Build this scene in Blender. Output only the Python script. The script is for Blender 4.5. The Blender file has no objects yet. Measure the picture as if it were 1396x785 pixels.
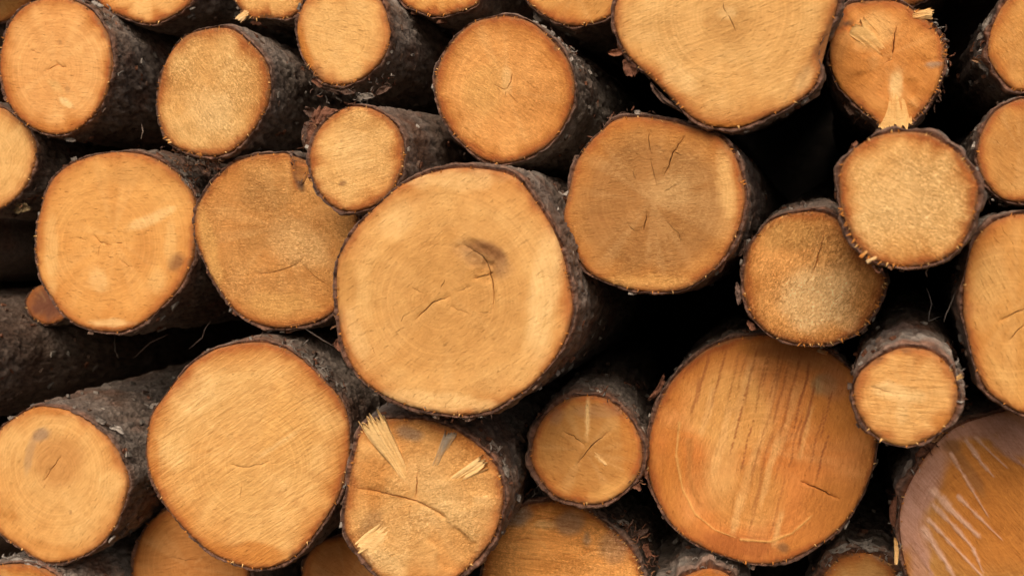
import bpy, math, random
import numpy as np
from mathutils import Matrix, Vector, Euler
from mathutils.geometry import delaunay_2d_cdt

# ------------------------------------------------------------------ camera, sky, sun, exposure
scn = bpy.context.scene
COL = scn.collection
F_PX, W_PX, H_PX = 1700.0, 1396.0, 785.0      # focal length in photo pixels, photo size
YAW, PITCH = math.radians(14.9), math.radians(-1.75)
CAM = Vector((0.0, 0.0, 0.72))
DIST = 1.5                                     # metres from camera to the front of the pile
cam_d = bpy.data.cameras.new('camera')
cam = bpy.data.objects.new('camera', cam_d); COL.objects.link(cam)
cam.location = CAM
cam.rotation_euler = Euler((math.pi / 2 + PITCH, 0, YAW), 'XYZ')
cam_d.lens = F_PX / W_PX * 36.0
cam_d.sensor_width = 36.0
cam_d.clip_start, cam_d.clip_end = 0.02, 500.0
cam_d.dof.use_dof = True
cam_d.dof.focus_distance = 1.55
cam_d.dof.aperture_fstop = 4.5
scn.camera = cam

SUN_EL, SUN_AZ = math.radians(42), math.radians(176)   # compass: 0 = +Y, clockwise; behind the camera
world = bpy.data.worlds.new('World'); scn.world = world
world.use_nodes = True
wn = world.node_tree.nodes; wl = world.node_tree.links
for n in list(wn): wn.remove(n)
sky = wn.new('ShaderNodeTexSky'); sky.sky_type = 'NISHITA'; sky.sun_disc = False
sky.sun_elevation = SUN_EL; sky.sun_rotation = SUN_AZ
sky.dust_density = 8.0; sky.air_density = 0.8; sky.ozone_density = 0.6
bg = wn.new('ShaderNodeBackground'); bg.inputs['Strength'].default_value = 0.11
wo = wn.new('ShaderNodeOutputWorld')
wl.new(sky.outputs[0], bg.inputs[0]); wl.new(bg.outputs[0], wo.inputs[0])
sun_d = bpy.data.lights.new('sun', 'SUN'); sun_d.energy = 1.3; sun_d.angle = math.radians(35)
sun_d.color = (1.0, 0.91, 0.78)
sun = bpy.data.objects.new('sun', sun_d); COL.objects.link(sun)
sd = Vector((math.sin(SUN_AZ) * math.cos(SUN_EL), math.cos(SUN_AZ) * math.cos(SUN_EL), math.sin(SUN_EL)))
sun.rotation_euler = sd.to_track_quat('Z', 'Y').to_euler()
vs = scn.view_settings
vs.view_transform = 'Standard'; vs.look = 'None'; vs.gamma = 1.0; vs.exposure = 0.15
vs.use_curve_mapping = False
scn.cycles.use_denoising = True

RNG = np.random.default_rng(7)
RM = np.array(cam.rotation_euler.to_matrix())
C0 = np.array(CAM)

def ray(px):
    """Directions of the photo's pixels, in world space."""
    px = np.atleast_2d(np.asarray(px, float))
    d = np.stack([(px[:, 0] - W_PX / 2) / F_PX, -(px[:, 1] - H_PX / 2) / F_PX, -np.ones(len(px))], 1)
    return d @ RM.T

# ------------------------------------------------------------------ noise
def _h(ix, iy, iz, seed):
    n = (ix * 374761393 + iy * 668265263 + iz * 1274126177 + seed * 362437) & 0xFFFFFFFF
    n = ((n ^ (n >> 13)) * 1274126177) & 0xFFFFFFFF
    n = ((n ^ (n >> 16)) * 2246822519) & 0xFFFFFFFF
    return ((n ^ (n >> 15)) & 0xFFFFFF) / float(0xFFFFFF)

def vnoise(p, seed=0):
    i = np.floor(p).astype(np.int64); f = p - i
    f = f * f * (3 - 2 * f)
    r = 0
    for dx in (0, 1):
        wx = f[:, 0] if dx else 1 - f[:, 0]
        for dy in (0, 1):
            wy = f[:, 1] if dy else 1 - f[:, 1]
            for dz in (0, 1):
                wz = f[:, 2] if dz else 1 - f[:, 2]
                r = r + wx * wy * wz * _h(i[:, 0] + dx, i[:, 1] + dy, i[:, 2] + dz, seed)
    return r * 2 - 1

def fbm(p, oct=3, seed=0, gain=0.5):
    a, s, t = 1.0, 0, 0
    for k in range(oct):
        s = s + a * vnoise(p * 2 ** k + k * 17.3, seed + k); t += a; a *= gain
    return s / t

def worley(p, seed=0):
    """nearest distance, second distance, id of nearest cell"""
    i = np.floor(p).astype(np.int64)
    d1 = np.full(len(p), 9.0); d2 = np.full(len(p), 9.0); idv = np.zeros(len(p))
    for dx in (-1, 0, 1):
        for dy in (-1, 0, 1):
            for dz in (-1, 0, 1):
                c = i + np.array([dx, dy, dz])
                q = np.stack([_h(c[:, 0], c[:, 1], c[:, 2], seed + k) for k in (1, 2, 3)], 1) + c
                d = np.sqrt(((p - q) ** 2).sum(1))
                rid = _h(c[:, 0], c[:, 1], c[:, 2], seed + 9)
                m = d < d1
                d2 = np.where(m, d1, np.minimum(d2, d)); idv = np.where(m, rid, idv); d1 = np.where(m, d, d1)
    return d1, d2, idv

def sstep(a, b, x):
    t = np.clip((x - a) / (b - a), 0, 1)
    return t * t * (3 - 2 * t)

# ------------------------------------------------------------------ mesh helpers
def link(name, me, parent=None, mat=None):
    o = bpy.data.objects.new(name, me); COL.objects.link(o)
    if parent is not None: o.parent = parent
    if mat is not None: me.materials.append(mat)
    return o

def mesh_from(verts, faces, smooth=True, name='mesh'):
    """verts Nx3, faces MxK (constant K) or list of such arrays"""
    verts = np.asarray(verts, np.float32)
    if isinstance(faces, np.ndarray): faces = [faces]
    me = bpy.data.meshes.new(name)
    me.vertices.add(len(verts)); me.vertices.foreach_set('co', verts.ravel())
    nl = sum(f.size for f in faces); nf = sum(len(f) for f in faces)
    me.loops.add(nl); me.polygons.add(nf)
    me.loops.foreach_set('vertex_index', np.concatenate([f.ravel() for f in faces]).astype(np.int32))
    tot = np.concatenate([np.full(len(f), f.shape[1]) for f in faces]).astype(np.int32)
    st = np.concatenate([[0], np.cumsum(tot)[:-1]]).astype(np.int32)
    me.polygons.foreach_set('loop_start', st); me.polygons.foreach_set('loop_total', tot)
    me.polygons.foreach_set('use_smooth', np.full(nf, smooth))
    me.update(calc_edges=True)
    return me

def vattr(me, name, data, kind):
    data = np.asarray(data, np.float32)
    a = me.attributes.new(name, kind, 'POINT')
    if kind == 'FLOAT': a.data.foreach_set('value', data)
    elif kind == 'FLOAT_VECTOR': a.data.foreach_set('vector', data.ravel())
    else:
        a.data.foreach_set('color', np.concatenate([data, np.ones((len(data), 1), np.float32)], 1).ravel())

# ------------------------------------------------------------------ materials
def new_mat(name):
    m = bpy.data.materials.new(name); m.use_nodes = True
    nt = m.node_tree
    for n in list(nt.nodes): nt.nodes.remove(n)
    out = nt.nodes.new('ShaderNodeOutputMaterial'); b = nt.nodes.new('ShaderNodeBsdfPrincipled')
    nt.links.new(b.outputs[0], out.inputs[0])
    def N(t, **kw):
        n = nt.nodes.new(t)
        for k, v in kw.items():
            if k.startswith('i_'):
                key = k[2:]; key = int(key) if key.isdigit() else key.replace('_', ' ')
                n.inputs[key].default_value = v
            else: setattr(n, k, v)
        return n
    return m, nt, b, N, nt.links.new

def mth(N, L, op, a, b=None, c=None):
    n = N('ShaderNodeMath', operation=op)
    for k, v in enumerate((a, b, c)):
        if v is None: continue
        if isinstance(v, (int, float)): n.inputs[k].default_value = v
        else: L(v, n.inputs[k])
    return n.outputs[0]

def wood_material():
    m, nt, b, N, L = new_mat('sawn wood end')
    col = N('ShaderNodeAttribute', attribute_name='col')
    gr = N('ShaderNodeAttribute', attribute_name='grain')
    rad = N('ShaderNodeAttribute', attribute_name='ring')
    fz = N('ShaderNodeAttribute', attribute_name='fuzz')
    sw = N('ShaderNodeAttribute', attribute_name='saw')
    # soft mottling
    n1 = N('ShaderNodeTexNoise', i_Scale=60.0, i_Detail=6.0, i_Roughness=0.68); L(gr.outputs['Vector'], n1.inputs['Vector'])
    # saw marks: stretched along the bar's travel
    mp = N('ShaderNodeMapping'); mp.inputs['Scale'].default_value = (30, 330, 1); L(gr.outputs['Vector'], mp.inputs['Vector'])
    n2 = N('ShaderNodeTexNoise', i_Scale=1.0, i_Detail=3.0, i_Roughness=0.65, i_Distortion=0.4); L(mp.outputs[0], n2.inputs['Vector'])
    # torn fibre fuzz
    mp3 = N('ShaderNodeMapping'); mp3.inputs['Scale'].default_value = (190, 420, 1); L(gr.outputs['Vector'], mp3.inputs['Vector'])
    n3 = N('ShaderNodeTexNoise', i_Scale=1.0, i_Detail=4.0, i_Roughness=0.7, i_Distortion=1.2); L(mp3.outputs[0], n3.inputs['Vector'])
    # growth rings
    wob = mth(N, L, 'MULTIPLY_ADD', n1.outputs['Fac'], 5.0, mth(N, L, 'MULTIPLY', rad.outputs['Fac'], 1500.0))
    rings = mth(N, L, 'SINE', wob)
    # colour factor
    f = mth(N, L, 'MULTIPLY_ADD', n1.outputs['Fac'], 0.50, 0.75)
    rn = N('ShaderNodeTexNoise', noise_dimensions='1D', i_Scale=210.0, i_Detail=2.0); L(mth(N, L, 'MULTIPLY_ADD', n1.outputs['Fac'], 0.006, rad.outputs['Fac']), rn.inputs['W'])
    f = mth(N, L, 'MULTIPLY_ADD', rings, 0.018, f)
    f = mth(N, L, 'MULTIPLY_ADD', mth(N, L, 'SUBTRACT', rn.outputs['Fac'], 0.5), 0.19, f)
    s_ = mth(N, L, 'MULTIPLY', mth(N, L, 'SUBTRACT', n2.outputs['Fac'], 0.5), mth(N, L, 'MULTIPLY', sw.outputs['Fac'], 0.75))
    f = mth(N, L, 'ADD', f, s_)
    z_ = mth(N, L, 'MULTIPLY', mth(N, L, 'SUBTRACT', n3.outputs['Fac'], 0.5), mth(N, L, 'MULTIPLY', fz.outputs['Fac'], 1.5))
    f = mth(N, L, 'ADD', f, z_)
    n4 = N('ShaderNodeTexNoise', i_Scale=330.0, i_Detail=2.0, i_Roughness=0.6, i_Distortion=0.6); L(gr.outputs['Vector'], n4.inputs['Vector'])
    fl = N('ShaderNodeMapRange', i_1=0.53, i_2=0.63, i_3=0.0, i_4=0.32); L(n4.outputs['Fac'], fl.inputs[0])
    fm = N('ShaderNodeMapRange', i_1=0.35, i_2=1.15, i_3=0.0, i_4=1.0); L(fz.outputs['Fac'], fm.inputs[0])
    f = mth(N, L, 'MULTIPLY_ADD', fl.outputs[0], fm.outputs[0], f)
    mp5 = N('ShaderNodeMapping'); mp5.inputs['Scale'].default_value = (110, 430, 7); mp5.inputs['Rotation'].default_value = (0, 0, 0.25); L(gr.outputs['Vector'], mp5.inputs['Vector'])
    n5 = N('ShaderNodeTexNoise', i_Scale=1.0, i_Detail=3.0, i_Roughness=0.6, i_Distortion=0.5); L(mp5.outputs[0], n5.inputs['Vector'])
    pit = N('ShaderNodeMapRange', i_1=0.60, i_2=0.72, i_3=0.0, i_4=1.0); L(n5.outputs['Fac'], pit.inputs[0])
    n6 = N('ShaderNodeTexNoise', i_Scale=34.0, i_Detail=2.0); L(gr.outputs['Vector'], n6.inputs['Vector'])
    pm = N('ShaderNodeMapRange', i_1=0.42, i_2=0.66, i_3=0.0, i_4=1.0); L(n6.outputs['Fac'], pm.inputs[0])
    pa = mth(N, L, 'MULTIPLY', mth(N, L, 'MULTIPLY_ADD', fz.outputs['Fac'], 0.22, 0.05), pm.outputs[0])
    f = mth(N, L, 'SUBTRACT', f, mth(N, L, 'MULTIPLY', pit.outputs[0], pa))
    # fibres that reflect less are also warmer in hue
    sp = N('ShaderNodeSeparateColor'); L(col.outputs['Color'], sp.inputs[0])
    mx = N('ShaderNodeCombineColor')
    for k, e in ((0, 0.9), (1, 1.25), (2, 1.7)):
        L(mth(N, L, 'MULTIPLY', sp.outputs[k], mth(N, L, 'POWER', f, e)), mx.inputs[k])
    L(mx.outputs[0], b.inputs['Base Color'])
    b.inputs['Roughness'].default_value = 0.72
    b.inputs['Specular IOR Level'].default_value = 0.25
    h = mth(N, L, 'MULTIPLY', n2.outputs['Fac'], mth(N, L, 'MULTIPLY', sw.outputs['Fac'], 1.3))
    h = mth(N, L, 'MULTIPLY_ADD', n3.outputs['Fac'], mth(N, L, 'MULTIPLY', fz.outputs['Fac'], 3.2), h)
    h = mth(N, L, 'MULTIPLY_ADD', n1.outputs['Fac'], 0.9, h)
    h = mth(N, L, 'MULTIPLY_ADD', pit.outputs[0], -0.8, h)
    bp = N('ShaderNodeBump', i_Strength=0.75, i_Distance=0.0012); L(h, bp.inputs['Height'])
    L(bp.outputs[0], b.inputs['Normal'])
    return m

def bark_material():
    m, nt, b, N, L = new_mat('conifer bark')
    co = N('ShaderNodeAttribute', attribute_name='bco')
    col = N('ShaderNodeAttribute', attribute_name='col')
    n1 = N('ShaderNodeTexNoise', i_Scale=160.0, i_Detail=6.0, i_Roughness=0.65); L(co.outputs['Vector'], n1.inputs['Vector'])
    n2 = N('ShaderNodeTexNoise', i_Scale=620.0, i_Detail=3.0, i_Roughness=0.7); L(co.outputs['Vector'], n2.inputs['Vector'])
    vo = N('ShaderNodeTexVoronoi', feature='F1', i_Scale=210.0); L(co.outputs['Vector'], vo.inputs['Vector'])
    f = mth(N, L, 'MULTIPLY_ADD', n1.outputs['Fac'], 1.3, 0.32)
    f = mth(N, L, 'MULTIPLY_ADD', mth(N, L, 'SUBTRACT', n2.outputs['Fac'], 0.5), 0.9, f)
    # pale grey scale edges
    g = N('ShaderNodeMapRange', i_1=0.60, i_2=0.74, i_3=0.0, i_4=1.0); L(n2.outputs['Fac'], g.inputs[0])
    sc = N('ShaderNodeVectorMath', operation='SCALE'); L(col.outputs['Color'], sc.inputs[0]); L(f, sc.inputs['Scale'])
    mx = N('ShaderNodeMix', data_type='RGBA'); L(mth(N, L, 'MULTIPLY', g.outputs[0], 0.35), mx.inputs[0])
    L(sc.outputs[0], mx.inputs[6]); mx.inputs[7].default_value = (0.22, 0.19, 0.165, 1)
    L(mx.outputs[2], b.inputs['Base Color'])
    b.inputs['Roughness'].default_value = 0.72
    b.inputs['Specular IOR Level'].default_value = 0.28
    h = mth(N, L, 'MULTIPLY_ADD', vo.outputs['Distance'], -0.8, n1.outputs['Fac'])
    h = mth(N, L, 'MULTIPLY_ADD', n2.outputs['Fac'], 0.5, h)
    bp = N('ShaderNodeBump', i_Strength=0.8, i_Distance=0.003); L(h, bp.inputs['Height'])
    L(bp.outputs[0], b.inputs['Normal'])
    return m

def soil_material():
    m, nt, b, N, L = new_mat('dark soil')
    tc = N('ShaderNodeTexCoord')
    n1 = N('ShaderNodeTexNoise', i_Scale=9.0, i_Detail=8.0, i_Roughness=0.7); L(tc.outputs['Object'], n1.inputs['Vector'])
    r = N('ShaderNodeValToRGB'); L(n1.outputs['Fac'], r.inputs[0])
    r.color_ramp.elements[0].position = 0.3; r.color_ramp.elements[0].color = (0.022, 0.016, 0.011, 1)
    r.color_ramp.elements[1].position = 0.75; r.color_ramp.elements[1].color = (0.07, 0.05, 0.034, 1)
    L(r.outputs[0], b.inputs['Base Color']); b.inputs['Roughness'].default_value = 0.95
    bp = N('ShaderNodeBump', i_Strength=0.7, i_Distance=0.03); L(n1.outputs['Fac'], bp.inputs['Height']); L(bp.outputs[0], b.inputs['Normal'])
    return m

WOOD, BARK, SOIL = wood_material(), bark_material(), soil_material()

# ------------------------------------------------------------------ the setting: ground, and an added soil sheet that blocks skylight behind the pile
def grid_sheet(name, xs, ys, zf, mat):
    X, Y = np.meshgrid(xs, ys, indexing='ij'); P = np.stack([X.ravel(), Y.ravel()], 1)
    v = zf(P); n, k = len(xs), len(ys)
    i = np.arange((n - 1) * k).reshape(n - 1, k)[:, :-1].ravel()
    me = mesh_from(v, np.stack([i, i + k, i + k + 1, i + 1], 1))
    o = link(name, me, None, mat); o['kind'] = 'structure'
    return o
ga = np.concatenate([-np.geomspace(60, 2.2, 14), np.linspace(-2, 2, 60), np.geomspace(2.2, 60, 14)])
def zg(P):
    p3 = np.column_stack([P * 1.7, np.zeros(len(P))])
    near = np.exp(-(P ** 2).sum(1) / 30)
    return np.column_stack([P, 0.03 * fbm(p3, 3, 5) * near])
grid_sheet('ground', ga, ga, zg, SOIL)
def zb(P):
    p3 = np.column_stack([P * 2.0, np.zeros(len(P))])
    return np.column_stack([P[:, 0], 3.74 + 0.05 * fbm(p3, 3, 8), P[:, 1] - 0.06])
grid_sheet('light_blocking_bank', np.linspace(-5, 5, 50), np.linspace(0, 3.2, 24), zb, SOIL)  # added, unseen bank; keeps sky from showing through the gaps between logs

#DATA_BEGIN
VP = (1150.0, 340.0)       # where level logs run to in the photograph

def ell(cx, cy, rx, ry, n=18, wob=0.02, seed=0):
    r = np.random.default_rng(seed + 101); a = np.linspace(0, 2 * np.pi, n, endpoint=False)
    k = 1 + wob * r.standard_normal(n)
    return np.stack([cx + rx * k * np.cos(a), cy + ry * k * np.sin(a)], 1)

# palette, linear albedo of fresh softwood
PALE = (0.77, 0.440, 0.150); MID = (0.70, 0.355, 0.098); TAN = (0.56, 0.268, 0.070)
ORANGE = (0.52, 0.185, 0.030); BROWN = (0.27, 0.115, 0.038); DARK = (0.10, 0.045, 0.02)
CREAM = (0.86, 0.545, 0.220); GREY = (0.34, 0.205, 0.115); MAUVE = (0.50, 0.255, 0.165); PINK = (0.66, 0.39, 0.26); RED = (0.36, 0.090, 0.018)

LOGS = []
def log(key, pts, label, d=0.0, **kw):
    LOGS.append(dict(key=key, pts=np.array(pts, float), label=label, d=d, **kw))

log('A', [(75,-4),(105,3),(130,22),(146,52),(151,85),(147,115),(136,142),(118,165),(100,178),(78,183),(52,178),(28,163),(10,138),(1,105),(0,75),(8,42),(25,16),(48,1)],
    'log with smooth orange-rimmed end and a pale scratch, in the upper left corner', -0.06, base=(.77,.405,.135), rim=1.0, fuzz=.15, heart=.25,
    cracks=[([(62,96),(72,92),(80,88),(84,91),(92,93)],1.5), ([(40,68),(52,72),(58,75)],1.0), ([(78,90),(75,84)],.9)],
    stains=[(90,140,18,6,25,CREAM,.9),(76,118,22,8,35,PALE,.6),(82,57,4,4,0,BROWN,.5),(92,122,5,6,0,BROWN,.35),(75,176,60,14,0,ORANGE,.4)])
log('B', [(133,0),(157,17),(183,28),(207,32),(230,23),(247,13),(260,0),(266,-40),(250,-85),(200,-105),(150,-85),(126,-40)],
    'log cut off by the top edge, right of the upper left corner log', 0.04, base=PALE, rim=1.0, fuzz=.2)
log('C', [(283,40),(313,40),(337,57),(358,80),(367,110),(364,140),(352,165),(335,188),(315,205),(295,212),(270,210),(245,203),(228,190),(217,165),(214,135),(218,110),(230,77),(253,50)],
    'oval log with pale fuzzy end, ragged along its lower left rim, near the upper left', -0.03, base=PALE, rim=.7, fuzz=.9, fringe=[(100,200,2.2),(-60,100,.6)],
    stains=[(290,150,50,40,20,CREAM,.5)])
log('D', [(320,0),(333,17),(347,25),(360,21),(383,24),(400,20),(412,0),(414,-40),(385,-65),(345,-62),(316,-30)],
    'small ragged log touching the top edge above the fuzzy oval log', 0.05, base=PALE, rim=.7, fuzz=.7, fringe=[(90,180,2)])
log('E', [(405,43),(408,20),(420,-4),(440,-14),(480,-18),(512,-5),(524,15),(531,45),(526,70),(512,90),(495,105),(475,114),(455,115),(438,110),(425,95),(412,75)],
    'log near the top edge with orange bare wood left of its smooth pale end', -0.02, base=PALE, rim=.5, fuzz=.35, grey=.6,
    stains=[(412,70,14,50,-15,ORANGE,.95),(428,104,18,14,0,BROWN,.5)], fringe=[(90,150,1.5)])
log('F', [(547,0),(567,13),(593,22),(617,18),(640,10),(653,0),(665,-40),(645,-85),(600,-100),(555,-80),(538,-40)],
    'log cut off by the top edge above the round orange log', 0.05, base=MID, rim=1.1, fuzz=.3)
log('G', [(593,120),(598,90),(617,57),(643,33),(672,24),(700,24),(727,33),(753,57),(772,80),(782,110),(780,140),(768,170),(747,197),(720,213),(700,220),(677,222),(650,212),(623,187),(603,157)],
    'round log with deep orange rim, small star crack and scaly grey bark, upper middle', -0.02, base=(.78,.375,.108), rim=1.3, fuzz=.6, grey=1.0,
    cracks=[([(690,124),(697,112),(699,98)],1.5),([(690,124),(680,118),(670,113)],1.2),([(690,124),(699,134),(706,143)],1.2),([(690,124),(688,134)],1)],
    stains=[(690,105,10,26,5,CREAM,.5),(660,120,40,50,0,MID,.6),(730,150,60,40,30,ORANGE,.28)])
log('H', [(720,0),(737,17),(760,30),(783,35),(810,30),(833,20),(847,3),(852,-40),(830,-80),(785,-98),(740,-80),(715,-40)],
    'log cut off by the top edge left of the big lobed log', 0.06, base=MID, rim=.8, fuzz=.3)
log('I', [(838,30),(847,60),(863,83),(887,103),(913,130),(940,157),(963,170),(990,174),(1013,172),(1033,163),(1055,155),(1079,143),(1106,123),(1116,103),(1114,80),(1119,57),(1133,30),(1141,7),(1140,-25),(1110,-55),(1050,-75),(980,-82),(910,-66),(862,-36),(842,0)],
    'big pale log with a lobed, uneven outline at the top edge', -0.03, base=(.82,.475,.165), rim=.6, fuzz=.25, saw=(-20,.6), vp=(1100,330), pith=(992,20),
    cracks=[([(992,20),(998,30),(1004,46)],1.3),([(992,20),(986,10),(987,2)],1.2),([(992,22),(982,30)],1)],
    stains=[(995,35,46,40,0,TAN,.55),(990,18,16,12,0,CREAM,.5),(1095,110,22,12,-60,CREAM,.5),(1100,95,4,45,20,BROWN,.3),(1085,110,3,45,30,BROWN,.25),(990,172,60,9,0,ORANGE,.7),(925,105,45,18,40,CREAM,.4)])
log('J', [(1149,17),(1156,7),(1179,2),(1213,0),(1233,7),(1259,23),(1279,47),(1288,73),(1283,103),(1269,133),(1249,160),(1233,172),(1209,175),(1193,163),(1169,143),(1146,120),(1134,93),(1131,67),(1136,42),(1147,34)],
    'log with torn, uneven end and a pale wedge pointing down, upper right', 0.06, base=(.66,.285,.070), rim=.7, fuzz=.4, torn=.005, sectors=7, pith=(1214,84), vp=(1150,300), fringe=[(-60,60,2.2),(60,110,1.5)],
    cracks=[([(1223,33),(1219,50),(1218,70),(1214,82),(1205,87)],2.2),([(1160,34),(1172,50),(1188,64),(1205,80)],2.6)],
    stains=[(1165,95,38,45,30,ORANGE,.8),(1255,100,30,45,-20,ORANGE,.75),(1150,70,20,30,0,ORANGE,.5),(1222,115,10,25,0,CREAM,.8),(1190,45,26,30,30,PALE,.6),(1157,32,7,5,0,DARK,.9),(1270,88,12,5,0,GREY,.8),(1232,168,18,9,0,GREY,.8)])
log('K', ell(1222,-52,74,62,seed=1), 'log glimpsed at the top edge behind the log with the pale wedge', 0.28, base=TAN, rim=.8, fuzz=.3)
log('L', [(1348,60),(1356,30),(1372,2),(1392,-14),(1420,-12),(1445,5),(1462,40),(1458,85),(1432,118),(1396,124),(1376,117),(1359,97),(1349,78)],
    'bright orange log cut off by the right edge in the upper right corner', 0.02, base=MID, rim=.9, fuzz=.4, th=.007, grey=.35, vp=(1180,260),
    stains=[(1396,60,60,70,0,ORANGE,.4)])
log('M', [(1333,207),(1339,180),(1356,153),(1379,140),(1400,135),(1435,146),(1462,180),(1466,225),(1440,262),(1396,275),(1366,270),(1346,250),(1335,228)],
    'tan log at the right edge under the bright orange corner log', 0.02, base=TAN, rim=.8, fuzz=.45)
log('N', [(1146,233),(1159,210),(1179,193),(1206,183),(1233,180),(1263,183),(1289,197),(1313,217),(1331,247),(1333,265),(1329,284),(1323,309),(1309,335),(1286,352),(1253,362),(1219,362),(1193,354),(1169,335),(1153,302),(1146,275)],
    'round log with fuzzy pale end under the log with the pale wedge, right side', -0.06, base=(.82,.475,.170), rim=1.0, fuzz=.85, vp=(1275,360), fringe=[(90,180,1.6),(-180,90,.5)],
    stains=[(1240,275,55,55,0,CREAM,.3)])
log('O', [(1022,339),(1033,322),(1046,305),(1066,295),(1093,290),(1119,290),(1143,302),(1159,325),(1179,352),(1199,369),(1206,389),(1199,409),(1186,432),(1169,452),(1143,465),(1113,470),(1079,467),(1054,458),(1036,444),(1023,425),(1015,400),(1015,370)],
    'log with a sawdust-flecked rough end, partly under the round fuzzy log on the right', 0.04, base=(.78,.35,.098), rim=.65, fuzz=1.5, fringe=[(-30,120,1.6)],
    cracks=[([(1126,309),(1119,335),(1113,359),(1104,380)],1.4),([(1060,345),(1072,355)],.9),([(1150,400),(1135,412)],.9)],
    stains=[(1112,402,56,46,-20,(.90,.53,.21),1.0),(1090,320,60,24,0,TAN,.7),(1150,430,22,24,0,(.90,.53,.21),.45)])
log('P', [(1396,292),(1363,299),(1343,312),(1329,329),(1319,359),(1314,395),(1314,429),(1321,462),(1329,495),(1345,530),(1366,547),(1396,563),(1450,560),(1500,510),(1515,430),(1500,350),(1455,300)],
    'large smooth tan log cut off by the right edge at mid height', -0.01, base=MID, rim=.6, fuzz=.2, saw=(60,.5), vp=(1200,400),
    cracks=[([(1360,440),(1380,427),(1400,419),(1425,408)],1.8),([(1374,466),(1386,452),(1400,440)],1.6),([(1405,420),(1420,440)],1.2)],
    stains=[(1350,380,24,70,10,PALE,.35),(1335,330,30,20,-40,ORANGE,.35)])
log('Q', [(1164,533),(1169,560),(1186,586),(1206,601),(1232,608),(1259,601),(1283,586),(1299,566),(1305,543),(1303,519),(1293,499),(1273,482),(1246,475),(1223,477),(1196,489),(1176,505),(1166,520)],
    'small clean pale log with grey bark on top, right of the streaked log', -0.03, base=PALE, rim=.5, fuzz=.3, saw=(3,.9), grey=.9, vp=(1255,340), th=.0055,
    cracks=[([(1189,528),(1204,532),(1217,537)],1.3)],
    stains=[(1225,535,40,14,10,CREAM,.7),(1230,560,10,25,0,CREAM,.4),(1283,575,18,18,-40,ORANGE,.6),(1235,605,60,9,0,TAN,.6)])
log('R', [(1396,558),(1363,563),(1329,573),(1299,586),(1276,606),(1256,633),(1239,663),(1228,696),(1228,730),(1233,763),(1242,795),(1262,832),(1310,870),(1380,885),(1450,865),(1500,810),(1520,730),(1500,650),(1450,580)],
    'big mauve and orange log with pale parallel scratches in the lower right corner', 0.04, base=(.52,.24,.06), rim=.2, fuzz=.35, saw=(50,.9), step=.0021, vp=(1120,360), th=.009, grey=.5,
    stains=[(1345,660,80,60,40,ORANGE,.85),(1335,740,70,60,40,ORANGE,.8),(1390,700,60,90,0,ORANGE,.7),
            (1245,690,24,90,22,MAUVE,1.0),(1330,580,90,20,-14,MAUVE,1.0),(1395,600,40,28,20,MAUVE,.9),(1270,640,22,55,35,MAUVE,.85),(1255,760,16,60,0,MAUVE,.7),(1298,606,14,11,30,BROWN,.8),(1318,640,10,44,-32,BROWN,.55)],
    ridges=[([(1296,618),(1322,662),(1350,708)],3.6,PINK),([(1306,676),(1338,708),(1369,738)],3.4,PINK),([(1317,600),(1336,628),(1357,652)],5,PINK),([(1345,590),(1372,616),(1402,640)],9,MAUVE),([(1272,668),(1306,704),(1339,735)],9,PINK),([(1272,688),(1300,716),(1326,746),(1342,784)],5,PINK),
            ([(1266,708),(1300,744),(1346,792)],4.5,PINK),([(1260,722),(1282,754),(1306,795)],7,PINK),([(1247,735),(1262,765),(1275,795)],10,MAUVE),([(1330,596),(1350,616),(1376,640)],3,PINK)])
log('S', [(883,623),(887,590),(897,556),(915,521),(940,495),(967,475),(1000,462),(1033,458),(1070,458),(1110,470),(1145,492),(1172,520),(1188,555),(1194,590),(1194,612),(1189,640),(1176,673),(1156,706),(1129,733),(1096,753),(1063,766),(1027,768),(993,760),(953,743),(927,726),(907,700),(890,666),(883,640)],
    'big orange log streaked with dark brown resin runs, right of the bottom centre', 0.02, base=(.73,.262,.060), rim=.8, fuzz=.4, saw=(104,.5), step=.0021, vp=(1060,330), heart=.2, pith=(1040,640),
    cracks=[([(1090,655),(1106,662),(1122,669),(1144,681)],2.4)],
    stains=[(1140,560,50,60,0,ORANGE,.75),(1110,490,60,24,15,BROWN,.42),(1060,475,60,14,0,ORANGE,.8),(920,640,20,90,0,ORANGE,.55),(1130,690,50,50,0,ORANGE,.55),(1000,740,80,20,10,RED,.6),(990,560,70,70,20,MID,.7),(1020,680,60,50,0,MID,.5),(1068,746,12,8,20,BROWN,.8),(1122,522,20,18,30,(.36,.24,.10),.8),(1075,478,70,16,4,(.40,.14,.035),.7),(1140,520,30,26,40,(.44,.16,.05),.6),(1013,636,6,6,0,BROWN,.5),(1000,660,70,60,0,ORANGE,.35),(985,640,30,60,10,PALE,.4)],
    ridges=[([(926,575),(922,620),(930,665),(948,700),(975,722),(1010,735)],3,MID),([(940,600),(940,650),(955,690)],10,(.52,.20,.045)),([(1010,735),(1050,738),(1080,726),(1110,700)],3,MID)],
    streaks=[(104,[(1010,545,13,60),(1045,575,14,80),(1075,570,12,60),(985,600,14,60),(1020,650,16,60),(1050,640,10,60),(1098,590,9,44),(965,560,10,40),(1060,720,10,30),(1005,700,14,34)],(.74,.38,.125)), (104,[(960,515,4,45),(984,505,3,34),(1000,512,3,42),(1012,506,3,34),(1024,512,3,46),(1038,520,3,50),(1047,570,4,110),(1056,512,3,40),(1066,530,3,60),(1078,540,4,66),(1090,548,3,60),(1100,566,4,56),(1040,640,4,70),(1030,690,3,50),(1008,570,2.5,60),(1070,610,3,60),(948,540,6,30),(1112,600,3,50),(1060,690,3,50),(1126,566,3,40),(975,535,2.5,30),(1084,600,2.5,50),(1122,620,2.5,40),(1020,600,2,50),(1098,520,3,34),(1044,505,2.5,30)],(0.30,0.08,0.02))])
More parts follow.
